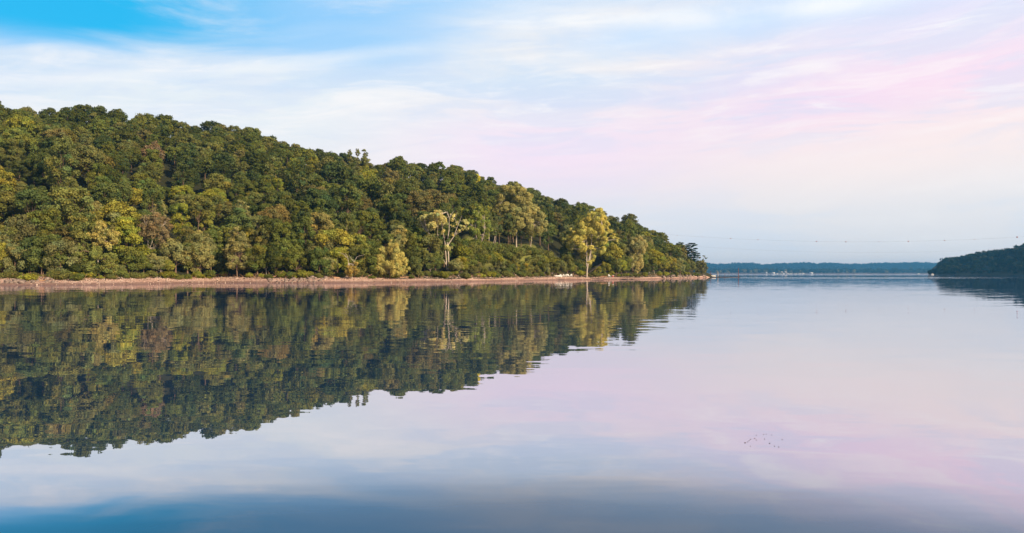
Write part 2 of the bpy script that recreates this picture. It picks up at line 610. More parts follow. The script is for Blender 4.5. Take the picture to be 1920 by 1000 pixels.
def custom_tree(name, label, color, base, Y, trunks, lobes, size=0.34, dens=13, pale=True, fill=0.45, flat=0.9, seed=1,
                cat='tree', group=None, spread=0.55, low=0.5, var=0.16, hue=0.06):
    """a tree described by where its limbs and leaf masses are, in bearings, at its own distance Y"""
    r = np.random.default_rng(seed)
    b = wpt(base[0], base[1], Y)
    px = base[0]
    b[2] = float(groundz(px, Y - float(shoreY(px)))) - 0.1
    t = thing(name, label, cat, b, group)
    s = Y / F
    lob = []
    if len(lobes):
        cx = np.mean([l[0] for l in lobes])
        half = max(abs(l[0] - cx) for l in lobes) + 1
        for (x, y, rr) in lobes:
            rr = rr * (1.22 if name == 'cottonwood' else 1.06)
            p = wpt(x, y, Y) - b
            room = math.sqrt(max(0.05, 1 - ((x - cx) / half) ** 2)) * half * s * spread
            lob.append((p[0], r.uniform(-1, 1) * room, p[2], rr * s * 1.02))
            if rr > 9:        # a second mass behind or in front gives the crown its depth
                lob.append((p[0] + r.normal(0, rr * s * 0.3), r.choice([-1, 1]) * room * r.uniform(0.6, 1.1), p[2] - rr * s * 0.15, rr * s * 0.8))
    fine = []
    for (x, y, z, q) in lob:      # break every mass into small uneven clumps
        k = 8 if q > 1.1 else 4
        for j in range(k):
            d = r.normal(0, 1, 3)
            d /= np.linalg.norm(d)
            fine.append((x + d[0] * q * 0.62, y + d[1] * q * 0.62, z + d[2] * q * 0.62 * flat, q * r.uniform(0.26, 0.56)))
    limbs = lob
    lob = fine
    bag = Bag()
    for T in trunks:
        P = [wpt(q[0], q[1], Y) - b for q in T]
        if T is trunks[0]:
            P[0][2] = min(P[0][2], 0)
        P = np.array(P)
        if len(P) > 2:
            P[1:, 1] += np.cumsum(r.normal(0, 0.14, len(P) - 1))
        n = max(6, len(P) * 3)
        u = np.linspace(0, len(P) - 1, n)
        Pi = np.stack([np.interp(u, np.arange(len(P)), P[:, k]) for k in range(3)], 1)
        Wd = np.interp(u, [0, len(P) - 1], [T[0][2], T[-1][2]]) * s / 2 * 0.66
        bag.tube(Pi, Wd, 8)
    # finer limbs into the leaf masses
    if trunks and lob:
        A = np.concatenate([[wpt(q[0], q[1], Y) - b for q in T[len(T) // 2:]] for T in trunks])
        for l in limbs + lob[::3]:
            d = np.linalg.norm(A - np.array(l[:3]), axis=1) + 0.6 * np.maximum(0, A[:, 2] - l[2])
            p0 = A[d.argmin()]
            p1 = np.array(l[:3])
            mid = (p0 + p1) / 2 - np.array([0, 0, 0.08 * d.min()])
            w = min(0.10, 0.025 + 0.012 * d.min())
            bag.tube([p0, mid, p1, p1 * 1.25 - mid * 0.25], [w, w * 0.8, w * 0.5, 0.012], 5)
    if trunks:
        bag.build('trunk', M_PALE if pale else M_BARK, t, smooth=True)
    if lob:
        V, Q, T = lobe_leaves(lob, dens * 2.6, size, r, flat=flat, fill=fill, low=low, var=var, hue=hue)
        o = link('crown', mesh_np('crown', V, Q, T, [M_LEAF]), t)
        o.color = (*[min(0.8, q * 1.85) for q in color], 1)
    return t


custom_tree('riverside_tree', 'slim pale silvery green tree standing alone forward on the beach', (0.165, 0.152, 0.058), (445, 523), 221,
            [[(445, 523, 4.5), (444, 500, 3.6), (445, 470, 2.6), (446, 436, 1)]],
            [(446, 431, 8), (440, 440, 10), (451, 442, 10), (436, 452, 12), (456, 453, 12), (445, 462, 15), (461, 468, 12), (429, 467, 11),
             (431, 482, 12), (448, 484, 15), (465, 483, 11), (446, 497, 12), (434, 496, 10), (459, 497, 10)], size=0.3, dens=11, pale=False, seed=3)
custom_tree('maple_tree', 'pale yellow topped tree with light branches above a greener shore tree', (0.22, 0.19, 0.06), (184, 520), 196,
            [[(184, 520, 4), (183, 480, 3), (178, 455, 2), (185, 432, 1)], [(180, 470, 2), (190, 448, 1.2), (205, 438, 0.6)]],
            [(170, 432, 10), (184, 424, 11), (197, 430, 10), (208, 438, 11), (165, 444, 9), (180, 442, 13), (198, 448, 12), (213, 452, 8), (188, 460, 10), (206, 462, 8)],
            size=0.3, seed=4)
custom_tree('maple_tree', 'bright green low shore tree beneath the pale yellow topped tree', (0.115, 0.125, 0.034), (143, 522), 188,
            [[(143, 522, 6), (144, 508, 5), (150, 490, 3), (155, 470, 1)], [(150, 500, 3), (175, 490, 2), (195, 485, 1)]],
            [(138, 460, 7), (152, 456, 7), (133, 472, 9), (150, 473, 12), (168, 470, 10), (128, 486, 8), (145, 488, 13), (165, 487, 12), (185, 480, 12), (203, 484, 12),
             (214, 496, 8), (125, 500, 8), (140, 503, 10), (160, 503, 10), (182, 500, 12), (202, 504, 12), (213, 508, 7)], size=0.3, pale=False, seed=5)
custom_tree('half_bare_tree', 'round grey brown half bare tree with a white leaning trunk', (0.15, 0.115, 0.06), (263, 492), 217,
            [[(258, 500, 3.5), (265, 485, 3), (278, 467, 2.4), (277, 445, 1.8), (276, 425, 0.8)], [(278, 470, 2), (286, 455, 2), (286, 440, 1.6), (292, 420, 0.7)],
             [(286, 448, 1.5), (296, 438, 1.2), (303, 425, 0.5)]],
            [(268, 416, 9), (280, 409, 10), (294, 408, 10), (306, 414, 10), (315, 425, 8), (275, 425, 12), (292, 424, 13), (308, 434, 11), (270, 438, 9), (286, 440, 13), (302, 448, 11), (294, 458, 9), (313, 446, 7)],
            size=0.24, dens=6.0, fill=0.55, seed=6)
custom_tree('broken_tree', 'broken white forked snag with a tuft of yellow brown leaves', (0.20, 0.15, 0.04), (660, 520), 217,
            [[(660, 520, 2.2), (660, 502, 1.8), (653, 494, 1.8), (651, 482, 1.6), (647, 475, 1.0)], [(660, 502, 1.7), (665, 490, 1.4), (670, 481, 1.1), (684, 478, 0.6)],
             [(650, 483, 1.6), (643, 476, 1), (634, 473, 0.5)], [(664, 492, 1.4), (658, 484, 1), (655, 478, 0.4)]],
            [(656, 500, 7), (664, 498, 8), (658, 507, 9), (667, 508, 7), (652, 508, 6), (660, 515, 7), (668, 494, 5), (654, 515, 5)], size=0.26, seed=7)
custom_tree('willow_bush', 'pale yellow green rounded willow at the back of the beach', (0.27, 0.235, 0.075), (731, 521), 226,
            [[(731, 521, 3), (731, 505, 2.2), (732, 480, 1)], [(731, 512, 2), (718, 498, 1.2), (714, 488, 0.6)], [(731, 512, 2), (745, 496, 1.2), (750, 482, 0.6)]],
            [(735, 456, 6), (728, 464, 8), (742, 465, 9), (718, 474, 9), (733, 474, 12), (748, 477, 11), (710, 487, 9), (726, 487, 14), (744, 489, 13), (759, 492, 8),
             (704, 499, 8), (718, 502, 12), (736, 502, 13), (753, 505, 10), (764, 506, 6)], size=0.26, dens=14, flat=1.15, seed=8, pale=False)
custom_tree('cottonwood', 'pale yellow cottonwood with bare white limbs sticking out of its top', (0.30, 0.27, 0.105), (839, 507), 254,
            [[(841, 509, 5), (841, 480, 4.2), (839, 452, 3.4), (842, 430, 2.6), (842, 407, 1.8), (838, 396, 0.8)],
             [(838, 508, 4.5), (836, 480, 3.6), (833, 450, 2.8), (829, 425, 1.6)],
             [(841, 458, 3), (851, 443, 2.2), (857, 427, 1.8), (862, 414, 1.2), (866, 404, 0.5)],
             [(845, 452, 2.6), (856, 437, 2), (866, 429, 1.5), (874, 426, 0.6)], [(852, 442, 1.6), (862, 436, 1), (866, 434, 0.4)],
             [(842, 412, 1.6), (846, 402, 1.1), (852, 395, 0.5)], [(842, 408, 1.4), (837, 398, 1), (832, 394, 0.4)], [(857, 420, 1.3), (852, 410, 0.9), (858, 398, 0.4)],
             [(837, 497, 3), (824, 476, 2.6), (815, 457, 2.4), (809, 443, 1.8), (802, 435, 0.9)], [(816, 458, 2), (820, 442, 1.4), (821, 424, 0.6)]],
            [(787, 411, 6), (795, 408, 8), (790, 420, 7), (803, 417, 9), (812, 407, 8), (820, 401, 8), (825, 412, 9), (812, 424, 9), (801, 429, 6), (824, 426, 7), (818, 438, 6), (834, 417, 7),
             (811, 441, 5), (846, 403, 5), (850, 412, 5), (848, 424, 4), (859, 419, 5), (866, 427, 5), (873, 417, 6), (875, 428, 5), (860, 434, 4), (841, 465, 6), (846, 461, 4), (832, 437, 5), (849, 441, 4)],
            size=0.3, dens=17, seed=9)
custom_tree('green_tree', 'slender bright green tree on twin white trunks right of the white limbed cottonwood', (0.135, 0.155, 0.034), (897, 489), 276,
            [[(897, 492, 4), (896, 470, 3), (895, 450, 2.6), (890, 432, 1)], [(897, 488, 2.8), (899, 465, 2.6), (905, 448, 2), (909, 432, 0.8)], [(897, 465, 2), (903, 452, 1.5), (904, 440, 0.8)]],
            [(898, 391, 7), (906, 398, 8), (890, 399, 6), (897, 405, 9), (910, 409, 8), (885, 415, 9), (899, 417, 11), (913, 421, 9), (880, 429, 8), (893, 431, 11), (907, 433, 10), (919, 430, 6), (884, 441, 6), (898, 443, 6), (911, 443, 6)],
            size=0.32, seed=10)
custom_tree('cottonwood', 'tall broad olive cottonwood rising above the clearing on the bank', (0.19, 0.175, 0.065), (968, 470), 312,
            [[(968, 476, 5), (968, 440, 4), (970, 400, 3), (966, 370, 1)], [(969, 430, 3), (985, 405, 2), (998, 395, 1)], [(969, 420, 2.6), (955, 395, 1.6), (945, 375, 0.8)]],
            [(948, 359, 10), (962, 356, 10), (976, 360, 10), (988, 370, 9), (938, 370, 9), (954, 374, 13), (972, 378, 14), (990, 387, 12), (932, 384, 8), (947, 392, 11), (965, 398, 13), (984, 403, 13),
             (1002, 396, 9), (1012, 406, 9), (1001, 414, 12), (1018, 418, 8), (955, 412, 9), (972, 420, 11), (990, 424, 11), (1008, 430, 9), (1020, 432, 5), (962, 434, 8)], size=0.36, dens=13, seed=11)
custom_tree('cottonwood', 'bright golden yellow cottonwood with a white trunk near the beach', (0.30, 0.265, 0.07), (1101, 516), 322,
            [[(1100, 517, 5), (1101, 502, 4), (1105, 482, 3.2), (1109, 460, 2.6), (1108, 440, 2), (1106, 418, 0.8)], [(1100, 500, 4), (1100, 475, 3), (1100, 450, 2), (1092, 432, 0.8)],
             [(1108, 465, 2), (1120, 448, 1.5), (1128, 425, 0.7)]],
            [(1098, 412, 8), (1110, 404, 8), (1121, 399, 7), (1130, 406, 8), (1088, 424, 8), (1104, 421, 11), (1120, 417, 11), (1134, 420, 8), (1075, 432, 8), (1092, 437, 11), (1111, 436, 12), (1128, 434, 10),
             (1142, 432, 6), (1068, 446, 7), (1081, 450, 11), (1099, 454, 11), (1117, 454, 11), (1133, 452, 8), (1150, 444, 7), (1157, 449, 4), (1070, 462, 7), (1088, 466, 9), (1108, 470, 9), (1125, 468, 7), (1095, 480, 6), (1112, 484, 7), (1103, 492, 5)],
            size=0.36, dens=13, seed=12)
custom_tree('riverside_tree', 'pale drooping tree at the water between the yellow cottonwood and the point', (0.24, 0.21, 0.085), (1195, 518), 358,
            [[(1195, 518, 3), (1195, 495, 2.4), (1197, 460, 1)]],
            [(1190, 452, 7), (1201, 450, 8), (1208, 459, 7), (1186, 463, 8), (1198, 464, 11), (1189, 475, 9), (1203, 474, 8), (1183, 484, 7), (1196, 486, 10), (1189, 497, 8), (1201, 497, 7), (1194, 507, 6)],
            size=0.36, flat=1.1, seed=13)
custom_tree('skyline_tree', 'tall tree of three ragged spires standing on the skyline left of the saddle', (0.10, 0.105, 0.035), (672, 332), 428,
            [[(672, 340, 4), (671, 315, 3), (669, 283, 1)], [(671, 318, 2.2), (658, 300, 1.6), (655, 284, 0.7)], [(671, 318, 2.2), (681, 300, 1.6), (683, 285, 0.7)]],
            [(654, 281, 3.5), (656, 288, 4.5), (654, 297, 6), (668, 280, 4), (670, 288, 5), (667, 297, 6), (681, 282, 4), (685, 289, 5), (681, 297, 6), (660, 307, 9), (673, 306, 10), (687, 306, 9), (694, 314, 7), (668, 320, 11), (684, 322, 11), (700, 324, 7), (650, 316, 8)],
            size=0.5, dens=9, seed=14, pale=False)
custom_tree('scraggly_tree', 'thin scraggly tree at the very tip of the point', (0.10, 0.10, 0.045), (1318, 515), 476,
            [[(1318, 516, 2.4), (1318, 500, 1.8), (1320, 482, 0.6)], [(1318, 498, 1.2), (1314, 489, 0.8), (1311, 483, 0.4)]],
            [(1313, 484, 3), (1320, 481, 3), (1324, 485, 2.5), (1317, 489, 3), (1310, 497, 5), (1319, 497, 5), (1324, 504, 4), (1313, 506, 7), (1320, 510, 5), (1306, 508, 6)],
            size=0.4, dens=9, pale=False, seed=15)


# the dark pine on the point: whorls of flat sprays
def pine(base, Y):
    r = np.random.default_rng(21)
    b = wpt(base[0], base[1], Y)
    b[2] = float(groundz(base[0], Y - float(shoreY(base[0])))) - 0.1
    t = thing('pine_tree', 'dark layered pine standing above the other trees at the point', 'tree', b)
    topz = wpt(base[0], 457, Y)[2] - b[2]
    bag = Bag()
    z = np.linspace(0, topz * 0.98, 9)
    bag.tube(np.stack([0.1 * np.sin(z * 0.4), 0.1 * np.cos(z * 0.3), z], 1), np.linspace(0.28, 0.04, 9), 8)
    lob = []
    for k in range(11):
        zz = topz * (0.34 + 0.64 * k / 10)
        rad = [4.6, 5.0, 4.4, 4.9, 4.6, 4.0, 4.3, 4.0, 3.8, 3.2, 1.8][k]
        for j in range(6):
            a = r.uniform(0, 2 * math.pi)
            L = rad * r.uniform(0.55, 1.05)
            d = np.array([math.cos(a), math.sin(a), 0.16])
            p1 = np.array([0, 0, zz]) + d * L
            bag.tube([(0, 0, zz), p1 * 0.5 + np.array([0, 0, zz]) * 0.5 - np.array([0, 0, 0.15]), p1], [0.08, 0.05, 0.015], 4)
            for q in (0.5, 0.8, 1.0):
                lob.append((d[0] * L * q, d[1] * L * q, zz + 0.16 * L * q + 0.1, r.uniform(0.55, 1.0)))
    bag.build('trunk', M_BARK, t, smooth=True)
    V, Q, T = lobe_leaves(lob, 18, 0.4, r, flat=0.38, fill=0.4)
    o = link('crown', mesh_np('crown', V, Q, T, [M_LEAF]), t)
    o.color = (0.028, 0.055, 0.032, 1)


pine((1297, 512), 466)

# slender trees whose pale stems show against the dark under the crowns on the bank
STEMS = [(917, 0, 'straight thin pale'), (926, 7, 'leaning white'), (936, 0, 'reddish barked straight'), (953, 2, 'twin stemmed reddish'), (977, -1, 'dim grey'), (996, 4, 'pale forked')]
for i, (px, ln, w) in enumerate(STEMS):
    Y = float(shoreY(px)) + 38 + 3 * (i % 3)
    yb = 480 if i < 4 else 488
    custom_tree('slender_tree', f'{w} trunk under dark crowns, {["first", "second", "third", "fourth", "fifth", "sixth"][i]} from left above the grassy bank',
                [(0.075, 0.085, 0.03), (0.06, 0.075, 0.028), (0.095, 0.085, 0.03)][i % 3], (px - ln, yb), Y,
                [[(px - ln, yb, 2.4), (px, 455, 2.0), (px + ln * 0.6, 430, 1.5), (px + ln, 415, 0.8)]] + ([[(px + 3, yb, 2), (px + 3, 455, 1.6), (px + 5, 425, 0.8)]] if i in (1, 3) else []),
                [(px - 9, 430, 8), (px + 8, 428, 8), (px, 420, 9), (px - 7, 414, 8), (px + 7, 412, 8), (px, 438, 6), (px + 1, 406, 7)],
                size=0.38, dens=13, seed=40 + i, pale=(i in (0, 1, 5)), group='slender trees on the bank above the clearing')

# ------------------------------------------------------------------ the wood on the hill
TONES = {
    'dark green': [(0.080, 0.096, 0.024), (0.088, 0.100, 0.026), (0.072, 0.092, 0.030)],
    'mid green': [(0.126, 0.148, 0.036), (0.114, 0.140, 0.042), (0.138, 0.152, 0.034)],
    'olive': [(0.156, 0.162, 0.046), (0.164, 0.164, 0.054), (0.146, 0.154, 0.044)],
    'yellow green': [(0.235, 0.240, 0.038), (0.255, 0.240, 0.046)],
    'brownish': [(0.162, 0.144, 0.052), (0.168, 0.144, 0.052)],
    'pale olive': [(0.230, 0.222, 0.085), (0.210, 0.206, 0.080)],
    'golden yellow': [(0.52, 0.46, 0.045)],
    'rusty': [(0.21, 0.15, 0.085)],
}
OVERRIDE = [  # bearing, row, radius, tone
    (95, 262, 17, 'brownish'), (245, 350, 12, 'yellow green'), (545, 312, 13, 'yellow green'), (562, 318, 11, 'yellow green'), (647, 333, 7, 'golden yellow'),
    (285, 278, 7, 'rusty'), (400, 343, 16, 'olive'), (18, 192, 26, 'dark green'), (890, 326, 6, 'golden yellow'), (800, 372, 18, 'brownish'),
    (775, 355, 14, 'olive'), (8, 345, 16, 'yellow green'), (125, 300, 18, 'olive'), (135, 372, 22, 'olive'), (690, 330, 14, 'yellow green'), (735, 325, 10, 'brownish'),
    (1130, 410, 12, 'olive'), (655, 460, 14, 'yellow green'), (500, 410, 16, 'olive'), (905, 395, 10, 'yellow green')]
MARKS = [(-200, 'the left picture edge'), (60, 'the stranded orange logs'), (184, 'the pale yellow topped tree'), (290, 'the half bare round tree'), (445, 'the lone beach tree'), (570, 'the rock pile'),
         (655, 'the broken white snag'), (731, 'the pale willow'), (838, 'the white limbed cottonwood'), (968, 'the tall olive cottonwood'),
         (1103, 'the yellow cottonwood'), (1195, 'the pale drooping tree'), (1297, 'the dark pine')]
ORD = ['first', 'second', 'third', 'fourth', 'fifth', 'sixth', 'seventh', 'eighth', 'ninth', 'tenth', 'eleventh', 'twelfth', 'thirteenth', 'fourteenth', 'fifteenth',
       'sixteenth', 'seventeenth', 'eighteenth', 'nineteenth', 'twentieth']
ORD += ['twenty-' + q for q in ORD[:9]] + ['thirtieth'] + ['thirty-' + q for q in ORD[:9]] + ['fortieth']

spots = []   # px, depth, proto kind, tone, scale xy, scale z, row name


def tone_for(px, dep, r):
    u = r.uniform()
    if dep < 26:
        w = [('mid green', 0.30), ('olive', 0.26), ('yellow green', 0.22), ('pale olive', 0.12), ('dark green', 0.08), ('brownish', 0.02)]
    elif dep < 90:
        w = [('mid green', 0.36), ('olive', 0.24), ('dark green', 0.24), ('brownish', 0.03), ('yellow green', 0.08), ('pale olive', 0.05)]
    else:
        w = [('dark green', 0.34), ('mid green', 0.34), ('olive', 0.27), ('brownish', 0.03), ('yellow green', 0.02)]
    for nme, p in w:
        if u < p:
            return nme
        u -= p
    return w[0][0]


r = np.random.default_rng(77)
placed = []


def far_enough(x, y, d):
    for (a, b, e) in placed:
        if (a - x) ** 2 + (b - y) ** 2 < ((d + e) / 2) ** 2:
            return False
    return True


BLOCK = [(445, 20, 24, 0), (445, 34, 24, 0.55), (184, 26, 12, 0), (184, 48, 18, 0.45), (143, 26, 12, 0), (290, 38, 30, 0.6), (731, 30, 17, 0), (655, 9, 11, 0), (655, 16, 20, 0.45), (838, 7, 24, 0), (838, 46, 24, 0.8),
         (897, 26, 30, 0.45), (1101, 10, 24, 0), (1101, 30, 30, 0.5), (1195, 8, 16, 0), (1195, 16, 20, 0.6), (968, 60, 40, 0.62)]


def blocked(px, dep, half):
    """0: nothing may stand here; otherwise the tallest scale allowed"""
    cap = 9
    for (bx, w, d, c) in BLOCK:
        if abs(px - bx) < w and dep < d:
            cap = min(cap, c)
    return cap


# front row: trees rooted along the back of the beach
px = -60.0
while px < 1296:
    Y = float(shoreY(px))
    half = 3.0 * F / Y
    dep = r.uniform(12.0, 16)
    cap = blocked(px, dep, half * 0.5)
    if cap > 0:
        hgt = r.uniform(0.75, 1.25) if px < 870 else (r.uniform(0.5, 0.8) if px < 1060 else r.uniform(0.62, 1.05))
        if px > 1240: hgt = r.uniform(0.8, 1.15)
        hgt = min(hgt, cap * r.uniform(0.8, 1.1))
        kn = 'shore' if r.uniform() < 0.9 else 'sparse'
        sc = hgt * (0.62 if kn == 'sparse' else 1)
        spots.append((px, dep, kn, tone_for(px, dep, r), sc * r.uniform(0.85, 1.15), sc, 'shore'))
        g0 = gp(px, dep)
        placed.append((g0[0], g0[1], 4.0))
    px += r.uniform(13, 23) * 210 / Y * (0.75 if cap < 9 else 1)
# second row fills the gaps behind
px = -70.0
while px < 1300:
    Y = float(shoreY(px)) + 24
    dep = r.uniform(21, 27)
    if not (855 < px < 1050) and blocked(px, dep, 10) > 1:
        hgt = r.uniform(0.8, 1.15)
        kn = r.choice(['ash', 'oak', 'poplar', 'shore', 'ash'])
        sc = hgt * (1.35 if kn == 'shore' else 0.9)
        if px > 1230: sc *= 0.75
        spots.append((px, dep, kn, tone_for(px, dep, r), sc * r.uniform(0.85, 1.1), sc, 'second row'))
        g0 = gp(px, dep)
        placed.append((g0[0], g0[1], 6.0))
    px += r.uniform(20, 32) * 210 / Y
# slope
tries = 0
cand = []
while tries < 26000:
    tries += 1
    px = r.uniform(-420, 1318)
    R = float(interp(px, RIDGE))
    dep = 31 + (R + 14 - 31) * math.sqrt(r.uniform()) if R > 40 else r.uniform(24, 45)
    if 850 < px < 1050 and dep < 66 and not (dep > 46 and r.uniform() < 0.5):
        continue
    g0 = gp(px, dep)
    size = r.choice([0.72, 0.85, 0.95, 1.05, 1.2], p=[0.2, 0.22, 0.26, 0.2, 0.12]) * r.uniform(0.85, 1.22)
    size *= float(np.interp(dep, [50, 110, 200], [1, 0.90, 0.74]))
    if not far_enough(g0[0], g0[1], 9.0 * size):
        continue
    placed.append((g0[0], g0[1], 9.0 * size))
    if dep < 66:
        kn = r.choice(['oak', 'ash', 'poplar', 'high', 'ash', 'sparse'], p=[0.24, 0.28, 0.2, 0.1, 0.13, 0.05])
    elif dep > R - 45:
        kn = r.choice(['oak', 'ash'], p=[0.8, 0.2])
    else:
        kn = r.choice(['oak', 'oak', 'oak', 'ash', 'poplar'], p=[0.25, 0.2, 0.2, 0.23, 0.12])
    tn = tone_for(px, dep, r)
    hz = size * r.uniform(0.88, 1.12) * (0.92 if dep > R - 45 else 1)
    if px > 1200: hz *= 0.85
    if px > 1280: hz *= 0.8
    p_top = g0 + np.array([0, 0, 9.5 * hz])
    qx, qy = proj(p_top)
    q = (dep - 26) / max(R - 26, 10)
    row = 'lower slope' if q < 0.3 else 'middle slope' if q < 0.62 else 'upper slope' if q < 0.9 else 'skyline'
    for (ox, oy, orad, ot) in OVERRIDE:
        if (qx - ox) ** 2 + (qy - oy) ** 2 < orad ** 2:
            tn = ot
            break
    cand.append((px, dep, kn, tn, size, hz, row))
cand.sort(key=lambda c: float(shoreY(c[0])) + c[1])
inframe = [c for c in cand if -25 < c[0] < 1330]
room_left = 272 - len([s for s in spots if s[0] > -30])
single = inframe[:room_left]
mass = inframe[room_left:] + [c for c in cand if not (-25 < c[0] < 1330)]
print('trees: front', len(spots), 'slope single', len(single), 'mass', len(mass))
spots += single

# labels that single each tree out
recs = []
for s in spots:
    k = max((i for i, mk in enumerate(MARKS) if mk[0] <= s[0]), default=0)
    recs.append((s[6], s[3], k, s[0], s))
recs.sort(key=lambda t: (t[0], t[1], t[2], t[3]))
cnt = {}
tot = {}
for t in recs:
    tot[t[:3]] = tot.get(t[:3], 0) + 1
WHERE = {'shore': 'in the front shore row', 'second row': 'behind the front row', 'lower slope': 'on the lower slope',
         'middle slope': 'on the middle slope', 'upper slope': 'on the upper slope', 'skyline': 'on the skyline'}
for t in recs:
    key = t[:3]
    i = cnt.get(key, 0)
    cnt[key] = i + 1
    s = t[4]
    which = (ORD[i] + ' ') if tot[key] > 1 else 'only '
    lab = f'{which}{t[1]} tree right of {MARKS[t[2]][1]}, {WHERE[t[0]]}'
    px, dep, kn, tn, sx, sz, row = s
    pr = PROTO[kn][int(r.integers(len(PROTO[kn])))]
    g0 = gp(px, dep)
    g0[2] -= 0.15
    root = thing('hillside_tree' if row != 'shore' else 'shore_tree', lab, 'tree', g0, 'trees of the wooded hillside' if row != 'shore' else 'trees along the back of the beach',
                 rz=r.uniform(0, 6.28))
    root.scale = (sx, sx, sz)
    root.rotation_euler[0] = r.normal(0, 0.035)
    root.rotation_euler[1] = r.normal(0, 0.035)
    c = link('crown', pr[3], root)
    base = TONES[tn][int(r.integers(len(TONES[tn])))]
    v = 1 + r.normal(0, 0.10)
    h = r.normal(0, 0.045)
    v *= 1.12
    c.color = (base[0] * v * (1 + h), base[1] * v, base[2] * v * (1 - h), 1)
    link('trunk', pr[4], root)

# shrubs on the beach edge and the grassy bank
shr = []
px = 4.0
while px < 1312:
    Y = float(shoreY(px))
    dep = r.uniform(9.6, 13.5)
    if r.uniform() < 0.2:
        dep -= r.uniform(1, 3.5)
    if r.uniform() < 0.9 and abs(px - 445) > 12 and not (1036 < px < 1078):
        shr.append((px, dep, r.uniform(0.45, 1.1)))
    px += r.uniform(9, 22) * 210 / Y
for k in range(64):
    shr.append((r.uniform(862, 1062), r.uniform(17.2, 26), r.uniform(1.1, 1.9)))
for k in range(16):
    shr.append((r.uniform(866, 912), r.uniform(20, 36), r.uniform(1.2, 2.0)))
for k in range(14):
    shr.append((r.uniform(258, 306), r.uniform(18, 34), r.uniform(1.3, 2.0)))
for k in range(30):
    shr.append((r.uniform(1040, 1092), r.uniform(17, 34), r.uniform(1.1, 2.0)))
for q in ((32, 11.5, 0.7), (100, 10.5, 0.75), (338, 10.5, 0.6), (372, 11, 0.5), (356, 9, 0.35), (392, 9.5, 0.35)):
    shr.append(q)
shr.sort()
prev = {}
for (px, dep, sc) in shr:
    k = max((i for i, mk in enumerate(MARKS) if mk[0] <= px), default=0)
    bank = dep > 17 and px > 800
    inner = dep > 17 and px < 800
    tn = ['mid green', 'olive', 'yellow green', 'olive'][int(r.integers(4))]
    key = (k, bank, inner, tn)
    i = prev.get(key, 0)
    prev[key] = i + 1
    pr = PROTO['shrub'][int(r.integers(5))]
    g0 = gp(px, dep)
    g0[2] -= 0.1
    root = thing('shrub', f'{ORD[i]} {tn} shrub right of {MARKS[k][1]}, ' + ('on the grassy bank' if bank else 'behind the front trees' if inner else 'at the beach edge'), 'shrub', g0,
                 'shrubs on the grassy bank' if bank else 'shrubs along the beach edge', rz=r.uniform(0, 6.28))
    root.scale = (sc * 1.2, sc * 1.2, sc)
    c = link('foliage', pr[3], root)
    base = TONES[tn][0]
    v = 1 + r.normal(0, 0.12)
    c.color = (base[0] * v, base[1] * v, base[2] * v, 1)
    link('stems', pr[4], root)

# the rest of the wood, past the three hundred nearest trees
Vs, Qs, Ts, n0 = [], [], [], 0
TV, TQ = [], []
tn0 = 0
for (px, dep, kn, tn, sx, sz, row) in mass:
    pr = PROTO[kn][int(r.integers(len(PROTO[kn])))]
    V, Q, T = pr[0], pr[1], pr[2]
    sel = r.uniform(size=len(Q)) < 0.27
    Q = Q[sel]
    T = T[sel]
    V = V.reshape(-1, 4, 3)[sel]
    V = (V - V.mean(1, keepdims=True)) * 1.5 + V.mean(1, keepdims=True)
    V = V.reshape(-1, 3)
    V = (V * np.array([sx, sx, sz])) @ rot_z(r.uniform(0, 6.28)).T + (gp(px, dep) - np.array([0, 0, 0.15]))
    base = TONES[tn][int(r.integers(len(TONES[tn])))]
    v = 1 + r.normal(0, 0.10)
    Vs.append(V)
    Qs.append(np.arange(len(V)).reshape(-1, 4) + n0)
    n0 += len(V)
    Ts.append(T * np.array(base) * v * 1.12)
    b0 = gp(px, dep)
    tv, tq = tube([b0 - [0, 0, .3], b0 + [0, 0, 4 * sz], b0 + [0.2, 0.1, 8.5 * sz]], [0.28 * sx, 0.2 * sx, 0.08], 5)
    TV.append(tv); TQ.append(tq + tn0); tn0 += len(tv)
V = np.concatenate(Vs + TV)
Q = np.concatenate(Qs + [q + n0 for q in TQ])
nl = sum(len(q) for q in Qs)
T = np.concatenate(Ts + [np.ones((len(Q) - nl, 3))])
o = link('upper_forest', mesh_np('upper_forest', V, Q, T, [M_LEAF, M_BARK], mi=np.r_[np.zeros(nl), np.ones(len(Q) - nl)]))
o['label'] = 'dense dark green wood covering the upper slope and ridge'
kind(o, 'stuff')


# ------------------------------------------------------------------ the far shores
def far_wood(name, label, trees, seed, per=60, size=2.4):
    """trees: (x, y, z, radius, height, colour)"""
    r = np.random.default_rng(seed)
    Vs, Qs, Ts, n0 = [], [], [], 0
    for (x, y, z, R, H, c) in trees:
        lob = [(x + r.normal(0, R * 0.35), y + r.normal(0, R * 0.35), z + H * r.uniform(0.35, 0.85), R * r.uniform(0.4, 0.65)) for k in range(5)]
        V, Q, T = lobe_leaves(lob, per / 5 * size * size / (R * 0.52) ** 2, size, r, flat=0.85, low=0.5)
        Vs.append(V); Qs.append(Q + n0); Ts.append(T * np.array(c)); n0 += len(V)
    o = link(name, mesh_np(name, np.concatenate(Vs), np.concatenate(Qs), np.concatenate(Ts), [M_LEAF]))
    o['label'] = label
    return kind(o, 'stuff')


DG = (0.014, 0.030, 0.014)
MG = (0.030, 0.046, 0.018)
PG = (0.14, 0.14, 0.05)
M_FAR = rough_mat('wood_floor', (0.04, 0.045, 0.02), (0.06, 0.06, 0.03), 0.02)
M_SHOREFAR = rough_mat('far_bank', (0.16, 0.12, 0.10), (0.24, 0.17, 0.15), 0.05)


